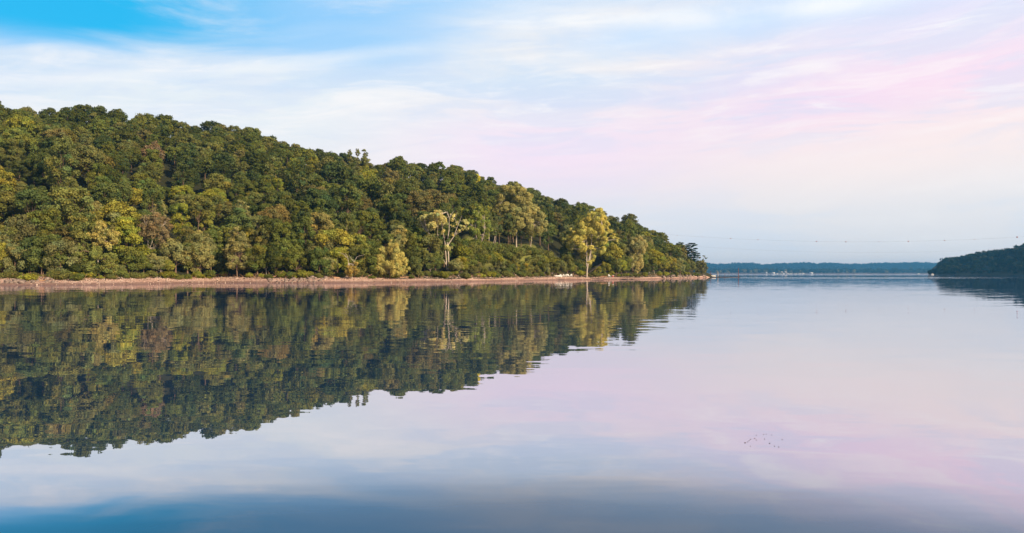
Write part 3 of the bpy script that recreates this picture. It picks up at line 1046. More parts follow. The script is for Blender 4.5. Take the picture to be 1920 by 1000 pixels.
def strip(name, pxs, Yf, prof, back, m):
    """a hill sheet: for every bearing the front at Yf(px), rising to prof(px) metres at 'back' metres behind"""
    ds = np.array([-30, 0, 4, 0.15 * back, 0.4 * back, 0.7 * back, back, back * 1.5, back * 2.2])
    hs = np.array([-2, 0, 1.5, 0.2, 0.5, 0.82, 1.0, 0.9, 0.5])
    V = []
    for px in pxs:
        Y0, H = Yf(px), prof(px)
        for d, h in zip(ds, hs):
            Y = Y0 + d
            z = h if d <= 4 else max(1.5, h * H)
            V.append(((px - 960) / F * Y, Y, z if H > 0.5 else -2))
    nj = len(ds)
    Q = [[i * nj + j, (i + 1) * nj + j, (i + 1) * nj + j + 1, i * nj + j + 1] for i in range(len(pxs) - 1) for j in range(nj - 1)]
    return kind(link(name, mesh_np(name, V, np.array(Q), mats=[m], smooth=True)), 'structure')


# right hand bluff
RB = [(1738, 506), (1745, 499), (1752, 492), (1762, 487), (1772, 483), (1790, 484), (1802, 482), (1816, 477), (1836, 474), (1856, 471), (1880, 468), (1900, 464), (1920, 457), (2000, 440), (2300, 400), (2700, 380)]
YB = lambda px: float(np.interp(px, [1738, 1760, 1920, 2300, 2700], [1540, 1500, 1330, 1050, 900]))
HB = lambda px: max(0.0, (HOR - interp(px, RB)) * (YB(px) + 140) / F + CAMZ - 9) if px > 1741 else 0
strip('right_hill', list(range(1736, 1800, 4)) + list(range(1800, 2720, 20)), YB, HB, 140, M_FAR)
r = np.random.default_rng(5)
T_ = []
for k in range(1500):
    px = 1744 + 700 * r.uniform() ** 1.6
    d = r.uniform(2, 165)
    Y = YB(px) + d
    h = float(np.interp(d, [0, 4, 21, 56, 98, 140, 210], [0, 1.5, 0.2 * HB(px) + 1, 0.5 * HB(px), 0.82 * HB(px), HB(px), HB(px) * 0.9]))
    if px < 1775: h *= (px - 1740) / 35
    s = r.uniform(0.75, 1.25) * (0.7 if px < 1760 else 1)
    c = [DG, MG, DG, (0.05, 0.062, 0.03)][int(r.integers(4))]
    T_.append(((px - 960) / F * Y, Y, h - 1, 5.2 * s, 10.5 * s, c))
far_wood('bluff_forest', 'dark blue green wood covering the bluff at the right edge', T_, 51, per=110, size=2.0)

# opposite shore: low wooded bank, hills behind
FH = [(1200, 495), (1325, 494), (1350, 496), (1380, 494), (1412, 494), (1430, 497), (1450, 495), (1480, 494), (1505, 493), (1520, 493), (1530, 495), (1560, 493), (1590, 495), (1620, 496), (1650, 493), (1680, 494), (1720, 492), (1760, 494), (2000, 492)]
YH = lambda px: 6300.0
HH = lambda px: (HOR - interp(px, FH)) * 6900 / F + CAMZ - 20
strip('far_hills', list(range(1150, 2050, 10)), YH, HH, 700, M_FAR)
strip('far_bank', list(range(1150, 2050, 10)), lambda px: 4600.0, lambda px: 8.0, 230, M_SHOREFAR)
T_ = []
for k in range(2600):
    px = r.uniform(1180, 1900)
    d = 740 * r.uniform() ** 0.7
    h = float(np.interp(d, [0, 4, 105, 280, 490, 700], [0, 1.5, .2 * HH(px), .5 * HH(px), .82 * HH(px), HH(px)]))
    s = r.uniform(0.7, 1.3)
    T_.append(((px - 960) / F * (6300 + d), 6300 + d, h - 1, 15 * s, 23 * s, [DG, MG, DG][int(r.integers(3))]))
far_wood('distant_forest', 'hazy blue wood on the hills beyond the river', T_, 52, per=40, size=7.5)
T_ = []
for k in range(900):
    px = r.uniform(1180, 1900)
    d = r.uniform(20, 210)
    s = r.uniform(0.7, 1.3)
    T_.append(((px - 960) / F * (4600 + d), 4600 + d, 3, 11 * s, (15 + 0.07 * d) * s, [MG, DG, (0.07, 0.08, 0.035)][int(r.integers(3))]))
far_wood('bank_forest', 'low blue green tree line along the opposite bank', T_, 53, per=50, size=5.2)
LP = [(1344, 'below the tall pole'), (1352, 0), (1366, 0), (1395, 0), (1408, 0), (1418, 0), (1435, 0), (1462, 0), (1474, 0), (1482, 0), (1500, 0), (1572, 0), (1590, 0), (1601, 0), (1663, 0)]
for i, (px, _) in enumerate(LP):
    Y = 4600 + 12
    R = r.uniform(9, 14)
    H = r.uniform(18, 29)
    lob = [(r.normal(0, R * 0.3), r.normal(0, R * 0.3), H * r.uniform(0.35, 0.85), R * r.uniform(0.4, 0.6)) for k in range(5)]
    V, Q, T = lobe_leaves(lob, 16, 3.8, r, low=0.5)
    t = thing('far_tree', f'{ORD[i]} pale tree from the left along the opposite bank, past the point', 'tree', ((px - 960) / F * Y, Y, 0.6), 'pale trees along the opposite bank')
    o = link('crown', mesh_np('crown', V, Q, T, [M_LEAF]), t)
    o.color = (0.20, 0.17, 0.06, 1)
    Bag().tube([(0, 0, 0), (0, 0, H * 0.5)], [0.8, 0.5], 5).build('trunk', M_BARK, t)

# buildings and boats of the far landing
def house(px, Y, w, h, label, wall=M_WHITE):
    t = thing('house', label, 'house', ((px - 960) / F * Y, Y, 2.2), 'houses at the far landing')
    t.scale = (1.8, 1.8, 1.8)
    Bag().box((0, 0, h / 2), (w, 8, h)).build('wall', wall, t)
    Bag().prism([(-w / 2 - .4, h + .01), (w / 2 + .4, h + .01), (w / 2 - 1.5, h + 2), (-w / 2 + 1.5, h + 2)], -4.5, 4.5).build('roof', M_ROOF if wall is M_WHITE else M_WHITE, t)
    for k in range(max(1, int(w // 5))):
        Bag().box((-w / 2 + 2.5 + k * 4.6, -4.03, h * 0.5), (1.8, 0.1, 1.4)).build('window', M_GLASS, t)


def boat(px, Y, L, label, mast=0, rz=0.1):
    t = thing('boat', label, 'boat', ((px - 960) / F * Y, Y, 0), 'white boats at the far landing', rz=rz)
    t.scale = [1.5 if Y > 3000 else 1] * 3
    n = 9
    u = np.linspace(0, 1, n)
    hw = L * 0.15 * np.clip(np.sin(np.pi * (0.22 + 0.78 * u)), 0, 1) ** 0.7
    V = []
    for i in range(n):
        x = (u[i] - 0.45) * L
        zt = 1.2 + 0.7 * u[i] ** 2
        V += [(x, -hw[i], zt), (x, -hw[i] * 0.6, -0.2), (x, hw[i] * 0.6, -0.2), (x, hw[i], zt)]
    Q = [[i * 4 + k, i * 4 + (k + 1) % 4, i * 4 + 4 + (k + 1) % 4, i * 4 + 4 + k] for i in range(n - 1) for k in range(4)] + [[0, 3, 2, 1]]
    Bag().add(V, Q).build('hull', M_DULL, t)
    Bag().box((-L * 0.05, 0, 1.9), (L * 0.4, L * 0.2, 1.3)).build('cabin', M_DULL, t)
    Bag().box((-L * 0.05, 0, 2.0), (L * 0.405, L * 0.205, 0.4)).build('windscreen', M_GLASS, t)
    if mast:
        Bag().tube([(0, 0, 1.5), (0, 0, mast)], [0.12, 0.06], 6).build('mast', M_DULL, t)


house(1521, 4572, 9, 3.0, 'long white boathouse standing apart right of the far landing')
house(1450, 4580, 8, 3.2, 'leftmost white house of the far landing among trees')
house(1466, 4590, 6, 4.0, 'pinkish walled house with pale roof behind the moored boats', M_SHOREFAR)
house(1473, 4576, 7, 4.2, 'taller pink house left of the white cruisers', M_SHOREFAR)
house(1437, 4585, 3.5, 4.5, 'tiny white hut at the left end of the landing')
for i, (px, L, mst, lb) in enumerate([(1457, 9, 0, 'small white boat below the leftmost white house'), (1463, 8, 0, 'short white boat left of the pink houses'), (1469, 11, 13, 'white sailing boat before the pink houses'),
                                      (1477, 9, 12, 'white sailing boat right of the taller pink house'), (1482, 13, 0, 'larger white cruiser left of the middle gap'), (1491, 12, 0, 'white cruiser alone in the middle gap'),
                                      (1499, 13, 0, 'pale cruiser at the right end of the landing'), (1505, 16, 0, 'largest white cruiser, last boat on the right'), (1722, 9, 0, 'white boat moored left of the dark bluff'), (1748, 5, 0, 'small white boat close under the dark bluff')]):
    boat(px, 4545 if px < 1600 else 1480 if px > 1740 else 4300, L, lb, mst, rz=r.uniform(-0.4, 0.4))

# ------------------------------------------------------------------ beach furniture, driftwood, stones
def log(px, dep, L, ang, rad, label, m=M_DRIFT, tilt=0.05, z=None, limbs=2):
    if dep > 10:
        dep -= 2.4
    g0 = gp(px, dep)
    rr = np.random.default_rng(int(px * 7 + dep * 13) % 99991)
    n = 8
    u = np.linspace(-0.5, 0.5, n)
    P = np.stack([u * L, rr.normal(0, 0.03 * L / 4, n).cumsum() * 0.4, rad * 0.8 + (u + 0.5) * L * math.sin(tilt)], 1)
    bag = Bag().tube(P, rad * np.linspace(1.15, 0.55, n) * rr.uniform(0.9, 1.1, n), 8)
    t = thing('driftwood_log', label, 'driftwood', g0, 'driftwood on the beach', rz=ang)
    bag.build('log', m, t, smooth=True)
    if limbs:
        b2 = Bag()
        for k in range(limbs):
            p0 = P[int(rr.integers(3, n))]
            d = np.array([rr.uniform(-0.3, 0.8), rr.normal(0, 0.5), rr.uniform(0.3, 1)]) * L * 0.16
            b2.tube([p0, p0 + d * 0.6, p0 + d], [rad * 0.4, rad * 0.25, 0.02], 5)
        b2.build('branch', m, t, smooth=True)


M_BARK2 = M_DARKWOOD
LOGS = [(12, 12.5, 3.6, -0.15, 0.22, 'orange lit log pointing in from the left picture edge', M_DRIFT, 0.20),
        (44, 13.5, 3.4, 0.1, 0.22, 'orange lit log sloping up, second from the left edge', M_DRIFT, 0.24),
        (78, 6.0, 1.8, 0.2, 0.16, 'short pale log low among the left boulders', M_DRIFT, 0.02),
        (56, 4.5, 2.6, -0.1, 0.12, 'thin pale branch lying on the left waterline', M_DRIFT, 0.02),
        (205, 13.5, 3.2, 0.3, 0.2, 'dark orange log below the pale yellow topped tree', M_DRIFT, 0.05),
        (246, 14, 2.8, 0.5, 0.14, 'pale dead branch leaning below the half bare tree', M_PALE, 0.6),
        (408, 15.5, 4.6, 0.0, 0.2, 'long orange log left of the lone beach tree', M_DRIFT, 0.03),
        (348, 13.6, 2.2, 0.2, 0.12, 'bent grey branch at the middle of the beach', M_PALE, 0.08),
        (470, 8, 5.0, -0.5, 0.13, 'dark branch sliding to the water right of the lone beach tree', M_DARKWOOD, -0.22),
        (505, 11, 3.4, 0.2, 0.16, 'reddish log in the tangle left of the rock pile', M_DRIFT, 0.15),
        (520, 12.5, 3.0, -0.4, 0.12, 'thin reddish branch leaning on the tangle', M_DRIFT, 0.5),
        (632, 10.5, 1.6, 0.1, 0.3, 'thick pinkish log right of the rock pile', M_DRIFT, 0.02),
        (690, 13, 2.6, 0.3, 0.16, 'orange branch right of the broken white snag', M_DRIFT, 0.35),
        (708, 13, 3.4, -0.2, 0.14, 'dark branch under the pale willow', M_DARKWOOD, 0.2),
        (760, 12.5, 3.0, 0.15, 0.16, 'orange log right of the pale willow', M_DRIFT, 0.12),
        (888, 14, 4.5, 0.0, 0.2, 'pale orange log under the slender bright green tree', M_DRIFT, 0.04),
        (930, 13, 5.0, -0.3, 0.16, 'reddish branch on the scree below the clearing', M_DRIFT, -0.15),
        (985, 6, 6.0, 0.05, 0.12, 'low dark branch at the waterline below the clearing', M_DARKWOOD, 0.0),
        (1048, 2.5, 4.0, 0.02, 0.14, 'low dark branch at the waterline below the white chairs', M_DARKWOOD, 0.0),
        (1113, 2.5, 8.0, 0.03, 0.16, 'long dark branch at the waterline below the yellow cottonwood', M_DARKWOOD, 0.0),
        (1112, 14, 7.0, 0.1, 0.35, 'dark leaning trunk beside the yellow cottonwood', M_DARKWOOD, 0.75),
        (1125, 11, 6.0, 0.0, 0.25, 'pale log lying right of the yellow cottonwood', M_DRIFT, 0.02),
        (1255, 6, 5.0, 0.0, 0.25, 'dark log lying on the sand before the point', M_DARKWOOD, 0.02)]
for L in LOGS:
    log(L[0], L[1], L[2], L[3], L[4], L[5], L[6], L[7])


def rock_mesh(seed):
    r = np.random.default_rng(seed)
    n, m = 7, 10
    th = np.linspace(0.0, math.pi, n + 1)
    ph = np.linspace(0, 2 * math.pi, m, endpoint=False)
    k = r.normal(0, 1, (7, 3))
    k /= np.linalg.norm(k, axis=1)[:, None]
    cut = r.uniform(0.55, 0.9, 7)
    V = []
    for t in th:
        for p in ph:
            d = np.array([math.sin(t) * math.cos(p), math.sin(t) * math.sin(p), math.cos(t)])
            rad = 1.0
            for kk, cc in zip(k, cut):   # planar facets
                q = d @ kk
                if q > 0.05:
                    rad = min(rad, cc / q)
            V.append(d * rad * np.array([1, 0.8, 0.68]) * r.uniform(0.97, 1.03))
    Q = [[i * m + j, i * m + (j + 1) % m, (i + 1) * m + (j + 1) % m, (i + 1) * m + j] for i in range(n) for j in range(m)]
    return mesh_np('boulder', V, np.array(Q), mats=[M_ROCK])


ROCKS = [rock_mesh(900 + i) for i in range(7)]
r = np.random.default_rng(8)


def rocks(n, p0, p1, d0, d1, s0, s1, where, grp):
    q = []
    for k in range(n):
        q.append((r.uniform(p0, p1), r.uniform(d0, d1), r.uniform(s0, s1)))
    q.sort()
    small = big = 0
    for i, (px, dep, s) in enumerate(q):
        g0 = gp(px, dep)
        o = link('boulder', ROCKS[int(r.integers(7))], loc=(g0[0], g0[1], g0[2] + s * 0.25))
        o.scale = (s, s, s * r.uniform(0.8, 1.1))
        o.rotation_euler = (r.normal(0, 0.25), r.normal(0, 0.25), r.uniform(0, 6.28))
        isbig = s > (s0 + s1) / 2
        if isbig:
            big += 1
        else:
            small += 1
        j = big if isbig else small
        word = ORD[j - 1]
        tag(o, f'{word} {"large" if isbig else "small"} boulder from left {where}', 'boulder', grp)


rocks(44, -5, 100, 2.5, 11.5, 0.35, 0.95, 'on the left shore under the orange logs', 'boulders at the left end of the beach')
rocks(42, 500, 612, 0.6, 10, 0.3, 0.8, 'of the rock pile on the shore', 'boulders of the rock pile')
rocks(34, 1236, 1336, 1.0, 8, 0.5, 1.25, 'along the stony point', 'boulders of the stony point')
rocks(20, 930, 1045, 10, 17, 0.3, 0.75, 'of the scree below the clearing', 'boulders of the scree')

# pebbles and twigs: uncountable
Vs, Qs, Ts, n0 = [], [], [], 0
bv = np.array([[1, 0, 0], [0, 1, 0], [-1, 0, 0], [0, -1, 0], [0, 0, .7], [0, 0, -.7]], float)
bq = np.array([[0, 1, 4], [1, 2, 4], [2, 3, 4], [3, 0, 4], [1, 0, 5], [2, 1, 5], [3, 2, 5], [0, 3, 5]])
for k in range(6000):
    px = r.uniform(-40, 1325)
    dep = abs(r.normal(9.4, 2.0)) if r.uniform() < 0.72 else r.uniform(0.2, 13)
    g0 = gp(px, dep)
    s = abs(r.normal(0.07, 0.06)) + 0.05
    Vs.append((bv * s * r.uniform(0.6, 1.3, 3)) @ rot_z(r.uniform(0, 6)).T + g0 + [0, 0, s * 0.3])
    Qs.append(bq + n0)
    n0 += 6
    c = [(0.62, 0.5, 0.42), (0.30, 0.22, 0.19), (0.5, 0.36, 0.29), (0.14, 0.1, 0.09)][int(r.integers(4))]
    Ts.append(np.tile(c, (8, 1)))
m, g, out = mat('pebble_stone')
at = g.n('ShaderNodeAttribute', attribute_name='tint')
d = g.n('ShaderNodeBsdfDiffuse')
g.L.new(at.outputs['Color'], d.inputs[0])
g.L.new(d.outputs[0], out.inputs[0])
o = link('pebbles', mesh_np('pebbles', np.concatenate(Vs), np.concatenate(Qs), np.concatenate(Ts), [m]))
o['label'] = 'pebbles and shingle strewn along the beach'
kind(o, 'stuff')
bag = Bag()
for k in range(1500):
    px = r.uniform(-40, 1310)
    if 180 < px < 470 and r.uniform() < 0.6: continue
    dep = r.normal(11.4, 1.5)
    g0 = gp(px, dep)
    L = r.uniform(0.4, 1.6)
    d = np.array([r.normal(0, 1), r.normal(0, 0.5), abs(r.normal(0, 0.6))])
    d *= L / np.linalg.norm(d)
    bag.tube([g0 + [0, 0, 0.05], g0 + d * 0.5 + [0, 0, r.normal(0, .06) + .1], g0 + d + [0, 0, .05]], [0.045, 0.035, 0.015], 4)
o = bag.build('twigs', M_DRIFT)
o['label'] = 'tangle of reddish dead twigs and roots along the back of the beach'
kind(o, 'stuff')


def chair(px, dep, label, rz=0.0):
    """slatted garden chair with a sloping back"""
    t = thing('beach_chair', label, 'chair', gp(px, dep), 'white chairs on the beach', rz=rz)
    b = Bag()
    for k in range(5):
        b.box((-0.26 + 0.13 * k, 0, 0), (0.11, 0.5, 0.03))
    o = b.build('seat', M_WHITE, t, loc=(0, 0, 0.38))
    o.rotation_euler[0] = -0.18
    b = Bag()
    for k in range(5):
        h = 0.75 + 0.08 * (2 - abs(k - 2))
        b.box((-0.28 + 0.14 * k, 0, h / 2), (0.12, 0.03, h))
    o = b.build('backrest', M_WHITE, t, loc=(0, 0.26, 0.30))
    o.rotation_euler[0] = -0.35
    for s in (-1, 1):
        Bag().box((s * 0.36, -0.02, 0.58), (0.13, 0.72, 0.03)).build('armrest', M_WHITE, t)
        Bag().box((s * 0.34, -0.3, 0.28), (0.05, 0.1, 0.57)).build('leg', M_WHITE, t)
        Bag().box((s * 0.34, 0.25, 0.28), (0.05, 0.1, 0.57)).build('leg', M_WHITE, t)


for i, (px, w) in enumerate([(1051, 'leftmost of the row'), (1056, 'second from left of the row'), (1061, 'middle one of the row'), (1066, 'second from right of the row'), (1071, 'rightmost of the row')]):
    chair(px, 9.0, f'white wooden beach chair, {w} left of the yellow cottonwood', rz=r.uniform(-0.5, 0.5))
chair(1143, 8.5, 'white wooden beach chair standing alone right of the yellow cottonwood', 0.5)
# overturned pale rowing boat beside the chairs
t = thing('upturned_boat', 'pale upturned rowing boat at the left end of the chair row', 'boat', gp(1046, 9.5), rz=0.15)
n = 11
u = np.linspace(-1, 1, n)
V, Q = [], []
for i in range(n):
    w = 0.62 * (1 - abs(u[i]) ** 2.6) + 0.03
    for a in np.linspace(0, math.pi, 9):
        V.append((u[i] * 1.9, math.cos(a) * w, 0.15 + math.sin(a) * (0.45 * (1 - 0.4 * u[i] ** 2)) * min(1, w / 0.4)))
for i in range(n - 1):
    for j in range(8):
        Q.append([i * 9 + j, i * 9 + j + 1, (i + 1) * 9 + j + 1, (i + 1) * 9 + j])
Bag().add(V, Q).build('hull', M_WHITE, t, smooth=True)
Bag().tube([(-1.8, 0, 0.55), (0, 0, 0.63), (1.8, 0, 0.55)], [0.03, 0.03, 0.03], 5).build('keel', M_DRIFT, t)
# red and white cool box
t = thing('cool_box', 'small red cool box with a white lid under the trees', 'cool box', gp(1149, 8.5), rz=0.3)
Bag().box((0, 0, 0.25), (0.7, 0.45, 0.5)).build('body', M_RED, t)
Bag().box((0, 0, 0.56), (0.74, 0.49, 0.10)).build('lid', M_WHITE, t)
Bag().tube([(-0.36, 0, 0.45), (-0.36, 0, 0.75), (0.36, 0, 0.75), (0.36, 0, 0.45)], [0.02] * 4, 5).build('handle', M_WHITE, t)
# low dark float lying at the sand
p = gp(1173, 1.0)
t = thing('floating_dock', 'low black floating dock lying at the sand edge', 'dock', (p[0], p[1] - 2, 0.0), rz=0.03)
b = Bag()
for k in range(3):
    b.box((-2.3 + 2.3 * k, 0, 0.22), (2.2, 1.6, 0.14))
b.build('deck', M_DARKWOOD, t)
for k in range(3):
    Bag().tube([(-2.3 + 2.3 * k, -0.75, 0.02), (-2.3 + 2.3 * k, 0.75, 0.02)], [0.24, 0.24], 10).build('float', M_DARKWOOD, t)
# jetty off the point
Yj = 505.0
x0, x1 = (1322 - 960) / F * Yj, (1388 - 960) / F * Yj
t = thing('jetty', 'long low dark jetty running out from the point', 'jetty', (x0, Yj, 0))
b = Bag()
for k in range(46):
    w = (x1 - x0) / 46
    b.box((w * (k + 0.5), 0, 0.34), (w - 0.04, 1.5, 0.10))
b.build('deck', M_DARKWOOD, t)
b = Bag()
b.box(((x1 - x0) / 2, -0.7, 0.14), (x1 - x0, 0.12, 0.30)).box(((x1 - x0) / 2, 0.7, 0.14), (x1 - x0, 0.12, 0.30))
b.build('beam', M_DARKWOOD, t)
for k in range(9):
    Bag().tube([(1.2 + k * (x1 - x0 - 2) / 8, -0.7, -1.5), (1.2 + k * (x1 - x0 - 2) / 8, -0.7, 0.5)], [0.12, 0.12], 7).build('pile', M_DARKWOOD, t)


def pole(px, ytop, Y, rad, label, m, name='marker_pole'):
    z = wpt(px, ytop, Y)[2]
    t = thing(name, label, 'pole', ((px - 960) / F * Y, Y, -1))
    Bag().tube([(0, 0, 0), (0, 0, z * 0.5), (0, 0, z + 1)], [rad, rad * 0.9, rad * 0.75], 8).build('shaft', m, t)
    Bag().tube([(0, 0, z + 1), (0, 0, z + 1.08)], [rad * 1.2, rad * 0.6], 8).build('cap', m, t)


pole(1384.5, 503, 506, 0.20, 'tall rusty pole at the outer end of the jetty', M_RUST)
pole(1346, 509.5, 510, 0.26, 'pale post halfway along the jetty', M_PALE, 'mooring_post')
pole(1359, 514, 510, 0.12, 'thin rusty stake between the pale post and the tall pole', M_RUST)
pole(1332.5, 508.5, 512, 0.14, 'thin rusty stake beside the point', M_RUST)
# white pontoon boat at the inner end
t = thing('pontoon_boat', 'white pontoon boat moored behind the tip of the point', 'boat', ((1333 - 960) / F * 540, 540, 0), rz=0.0)
for s in (-1, 1):
    Bag().tube([(-3.2, s * 0.9, 0.1), (-2.9, s * 0.9, 0.1), (2.6, s * 0.9, 0.1), (3.3, s * 0.9, 0.35)], [0.1, 0.3, 0.3, 0.06], 9).build('pontoon', M_DULL, t)
Bag().box((0, 0, 0.5), (6.2, 2.4, 0.14)).build('deck', M_DULL, t)
b = Bag()
for s in (-1, 1):
    b.box((0, s * 1.16, 0.9), (6.0, 0.05, 0.6))
b.box((-3.0, 0, 0.9), (0.05, 2.3, 0.6))
b.build('railing', M_DULL, t)
# white post on the grassy bank
p = gp(891, 25)
t = thing('fence_post', 'short white post on the grassy bank by the slender green tree', 'post', p - [0, 0, .1])
Bag().box((0, 0, 0.7), (0.32, 0.32, 1.6)).build('shaft', M_WHITE, t)
Bag().box((0, 0, 1.54), (0.40, 0.40, 0.08)).build('cap', M_WHITE, t)

# leaves floating on the near water
SP = [(1397, 830.5, 5), (1402, 829, 2.4), (1404.5, 826.5, 2.4), (1407, 824, 3), (1415, 822.5, 3.2), (1418, 825.5, 2.6), (1433.5, 823.5, 2.6), (1443, 831.5, 4.5), (1452, 837, 2.6), (1460, 838.5, 2.6),
      (1466.5, 824.5, 3), (1418, 816.5, 2.2), (1432, 815, 2.2), (1437, 814.5, 2), (1407, 837, 1.8), (1447, 816, 1.8)]
WORDS = ['largest curled pale edged', 'tiny', 'small', 'flat', 'broad', 'small round', 'thin', 'large dark', 'small', 'small dark', 'lone', 'faint', 'faint', 'faintest', 'tiny', 'tiny faint']
for i, (px, py, w) in enumerate(SP):
    Y = F * CAMZ / (py - HOR)
    s = w / F * Y * 0.72
    n = 8
    a = np.linspace(0, 2 * math.pi, n, endpoint=False)
    top = [(math.cos(t) * s * 0.36, math.sin(t) * s * 0.4, 0.002 + 0.003 * abs(math.cos(t)) ** 2) for t in a]
    low = [(x * 0.9, y * 0.9, -0.002) for x, y, z in top]
    V = top + low
    Q = [[k, (k + 1) % n, n + (k + 1) % n, n + k] for k in range(n)]
    Q += [[0, 1, 2, 3], [0, 3, 4, 7], [4, 5, 6, 7]]
    b = Bag().add(V, Q)
    o = b.build('floating_leaf', M_DRY, loc=((px - 960) / F * Y, Y, 0.003))
    o.rotation_euler[2] = r.uniform(0, 6.28)
    tag(o, f'{WORDS[i]} floating leaf, {ORD[i]} counted along the drift from its left near end', 'leaf', 'leaves floating on the near water')

# power line over the river with marker balls
Yc = 900.0


def cable(pts, name, label, rad):
    px = np.linspace(pts[0][0], pts[-1][0], 80)
    co = np.polyfit([q[0] - 1500 for q in pts], [q[1] for q in pts], 2)
    P = np.array([wpt(x, np.polyval(co, x - 1500), Yc) for x in px])
    o = Bag().tube(P, rad, 5).build(name, M_CABLE, smooth=True)
    tag(o, label, 'cable')
    return co


MAIN = [(1100, 425), (1270, 442.5), (1317, 445), (1370, 448.3), (1421, 450.7), (1531, 453.2), (1586, 453.6), (1648, 453.5), (1703, 452.5), (1771, 450.3), (1827, 448), (1907, 444), (2100, 431)]
co = cable(MAIN, 'power_cable', 'upper power cable over the river carrying marker balls', 0.05)
cable([(1100, 443), (1310, 462), (1450, 470.5), (1550, 474), (1650, 474), (1780, 471), (1900, 464.5), (2100, 450)], 'power_cable', 'lower bare power cable over the river', 0.04)
m_ball = rough_mat('marker_ball_paint', (0.30, 0.07, 0.06), (0.36, 0.09, 0.07), 1.0, rough=0.5, bump=0)
for i, (px, s) in enumerate([(1270, 0.4), (1317, 0.35), (1370, 0.65), (1421, 0.6), (1531, 0.75), (1586, 0.7), (1648, 0.4), (1703, 0.8), (1771, 0.7), (1827, 0.5), (1907, 1.0)]):
    P = wpt(px, np.polyval(co, px - 1500), Yc)
    t = thing('marker_ball', f'{ORD[i]} red marker ball from the left on the upper power cable', 'marker ball', P, 'marker balls on the power cable')
    a = np.linspace(-math.pi / 2, math.pi / 2, 9)
    Bag().tube(np.stack([np.sin(a) * s * 0.8, a * 0, a * 0], 1), np.cos(a) * s * 0.8 + 0.01, 12).build('shell', m_ball, t, smooth=True)
    Bag().tube([(-s * 0.95, 0, 0), (-s * 0.75, 0, 0), (s * 0.75, 0, 0), (s * 0.95, 0, 0)], [0.12, 0.16, 0.16, 0.12], 6).build('clamp', M_CABLE, t)

# ------------------------------------------------------------------ air
m, g, out = mat('river_haze')
pv = g.n('ShaderNodeVolumePrincipled')
pv.inputs['Color'].default_value = (0.14, 0.52, 1.0, 1)
pv.inputs['Density'].default_value = 0.000105
pv.inputs['Anisotropy'].default_value = 0.2
g.L.new(pv.outputs[0], out.inputs['Volume'])
HZ = True
if HZ:
    b = Bag().box((900, 3650, 58), (9600, 7900, 126))
    o = b.build('haze', m)
    kind(o, 'stuff')
    o['label'] = 'thin blue morning haze over the river valley'

# ------------------------------------------------------------------ sky
SUN_EL = math.radians(22)
sun_dir = Vector((0.72, -0.69, 0)).normalized()
sun_vec = Vector((sun_dir.x * math.cos(SUN_EL), sun_dir.y * math.cos(SUN_EL), math.sin(SUN_EL)))
w = bpy.data.worlds.new('World')
SC.world = w
w.use_nodes = True
nt = w.node_tree
for nd in list(nt.nodes):
    nt.nodes.remove(nd)
g = G(nt)
out = g.n('ShaderNodeOutputWorld')
bg = g.n('ShaderNodeBackground')
bg.inputs[1].default_value = 0.088
g.L.new(bg.outputs[0], out.inputs[0])
sky = g.n('ShaderNodeTexSky', sky_type='NISHITA')
sky.sun_disc = False
sky.sun_elevation = SUN_EL
sky.sun_rotation = math.atan2(sun_dir.x, sun_dir.y)
sky.air_density = 1.0
sky.dust_density = 0.6
sky.ozone_density = 2.0
tc = g.n('ShaderNodeTexCoord')
D = g.sep(tc.outputs['Generated'])
az = g.m('ARCTAN2', D[0], D[1])
el = g.m('ARCSINE', D[2])
t = g.sub(el, g.mul(az, 0.055))                    # streaks climb a little to the right
wob = g.noise(g.vec(g.mul(az, 1.7), g.mul(el, 4.0)), 1.0, 2)
n1 = g.noise(g.vec(g.mul(az, 1.6), g.add(g.mul(t, 17.0), g.mul(wob, 2.2))), 1.0, 6, 0.55, 0.3)
n2 = g.noise(g.vec(g.add(g.mul(az, 2.6), 7.0), g.add(g.mul(t, 11.0), g.mul(wob, 1.6))), 1.0, 6, 0.6, 0.4)
n3 = g.noise(g.vec(g.add(g.mul(az, 7.0), 3.0), g.mul(t, 40.0)), 1.0, 6, 0.65, 0.6)
# clear sky
left = g.ss(-0.22, -0.46, az)
clear = g.mix(g.mul(left, g.ss(0.225, 0.27, el)), g.mix(g.ss(-0.25, 0.1, az), (2.7, 5.6, 8.6), (5.0, 6.8, 8.8)), (0.03, 4.3, 7.7))
clear = g.mix(g.ss(0.34, 0.70, el), clear, (2.4, 2.5, 3.0))  # overhead made neutral and brighter to add ambient fill
clear = g.mix(0.12, clear, g.mix(1.0, sky.outputs[0], (0.8, 1.0, 1.25), 'MULTIPLY'))
# cloud colours
base = g.mix(g.ss(0.02, 0.16, el), (7.3, 7.25, 7.4), (7.7, 7.45, 7.55))
base = g.mix(g.mul(g.ss(0.30, -0.35, az), g.ss(0.08, 0.2, el)), base, (6.9, 7.5, 8.0))
base = g.mix(g.mul(g.ss(0.53, 0.38, n2), g.add(0.3, g.mul(g.ss(0.14, 0.22, el), 0.4))), base, (5.2, 6.5, 8.1))
base = g.mix(g.mul(g.ss(0.52, 0.68, n2), 0.5), base, (8.3, 8.1, 8.0))
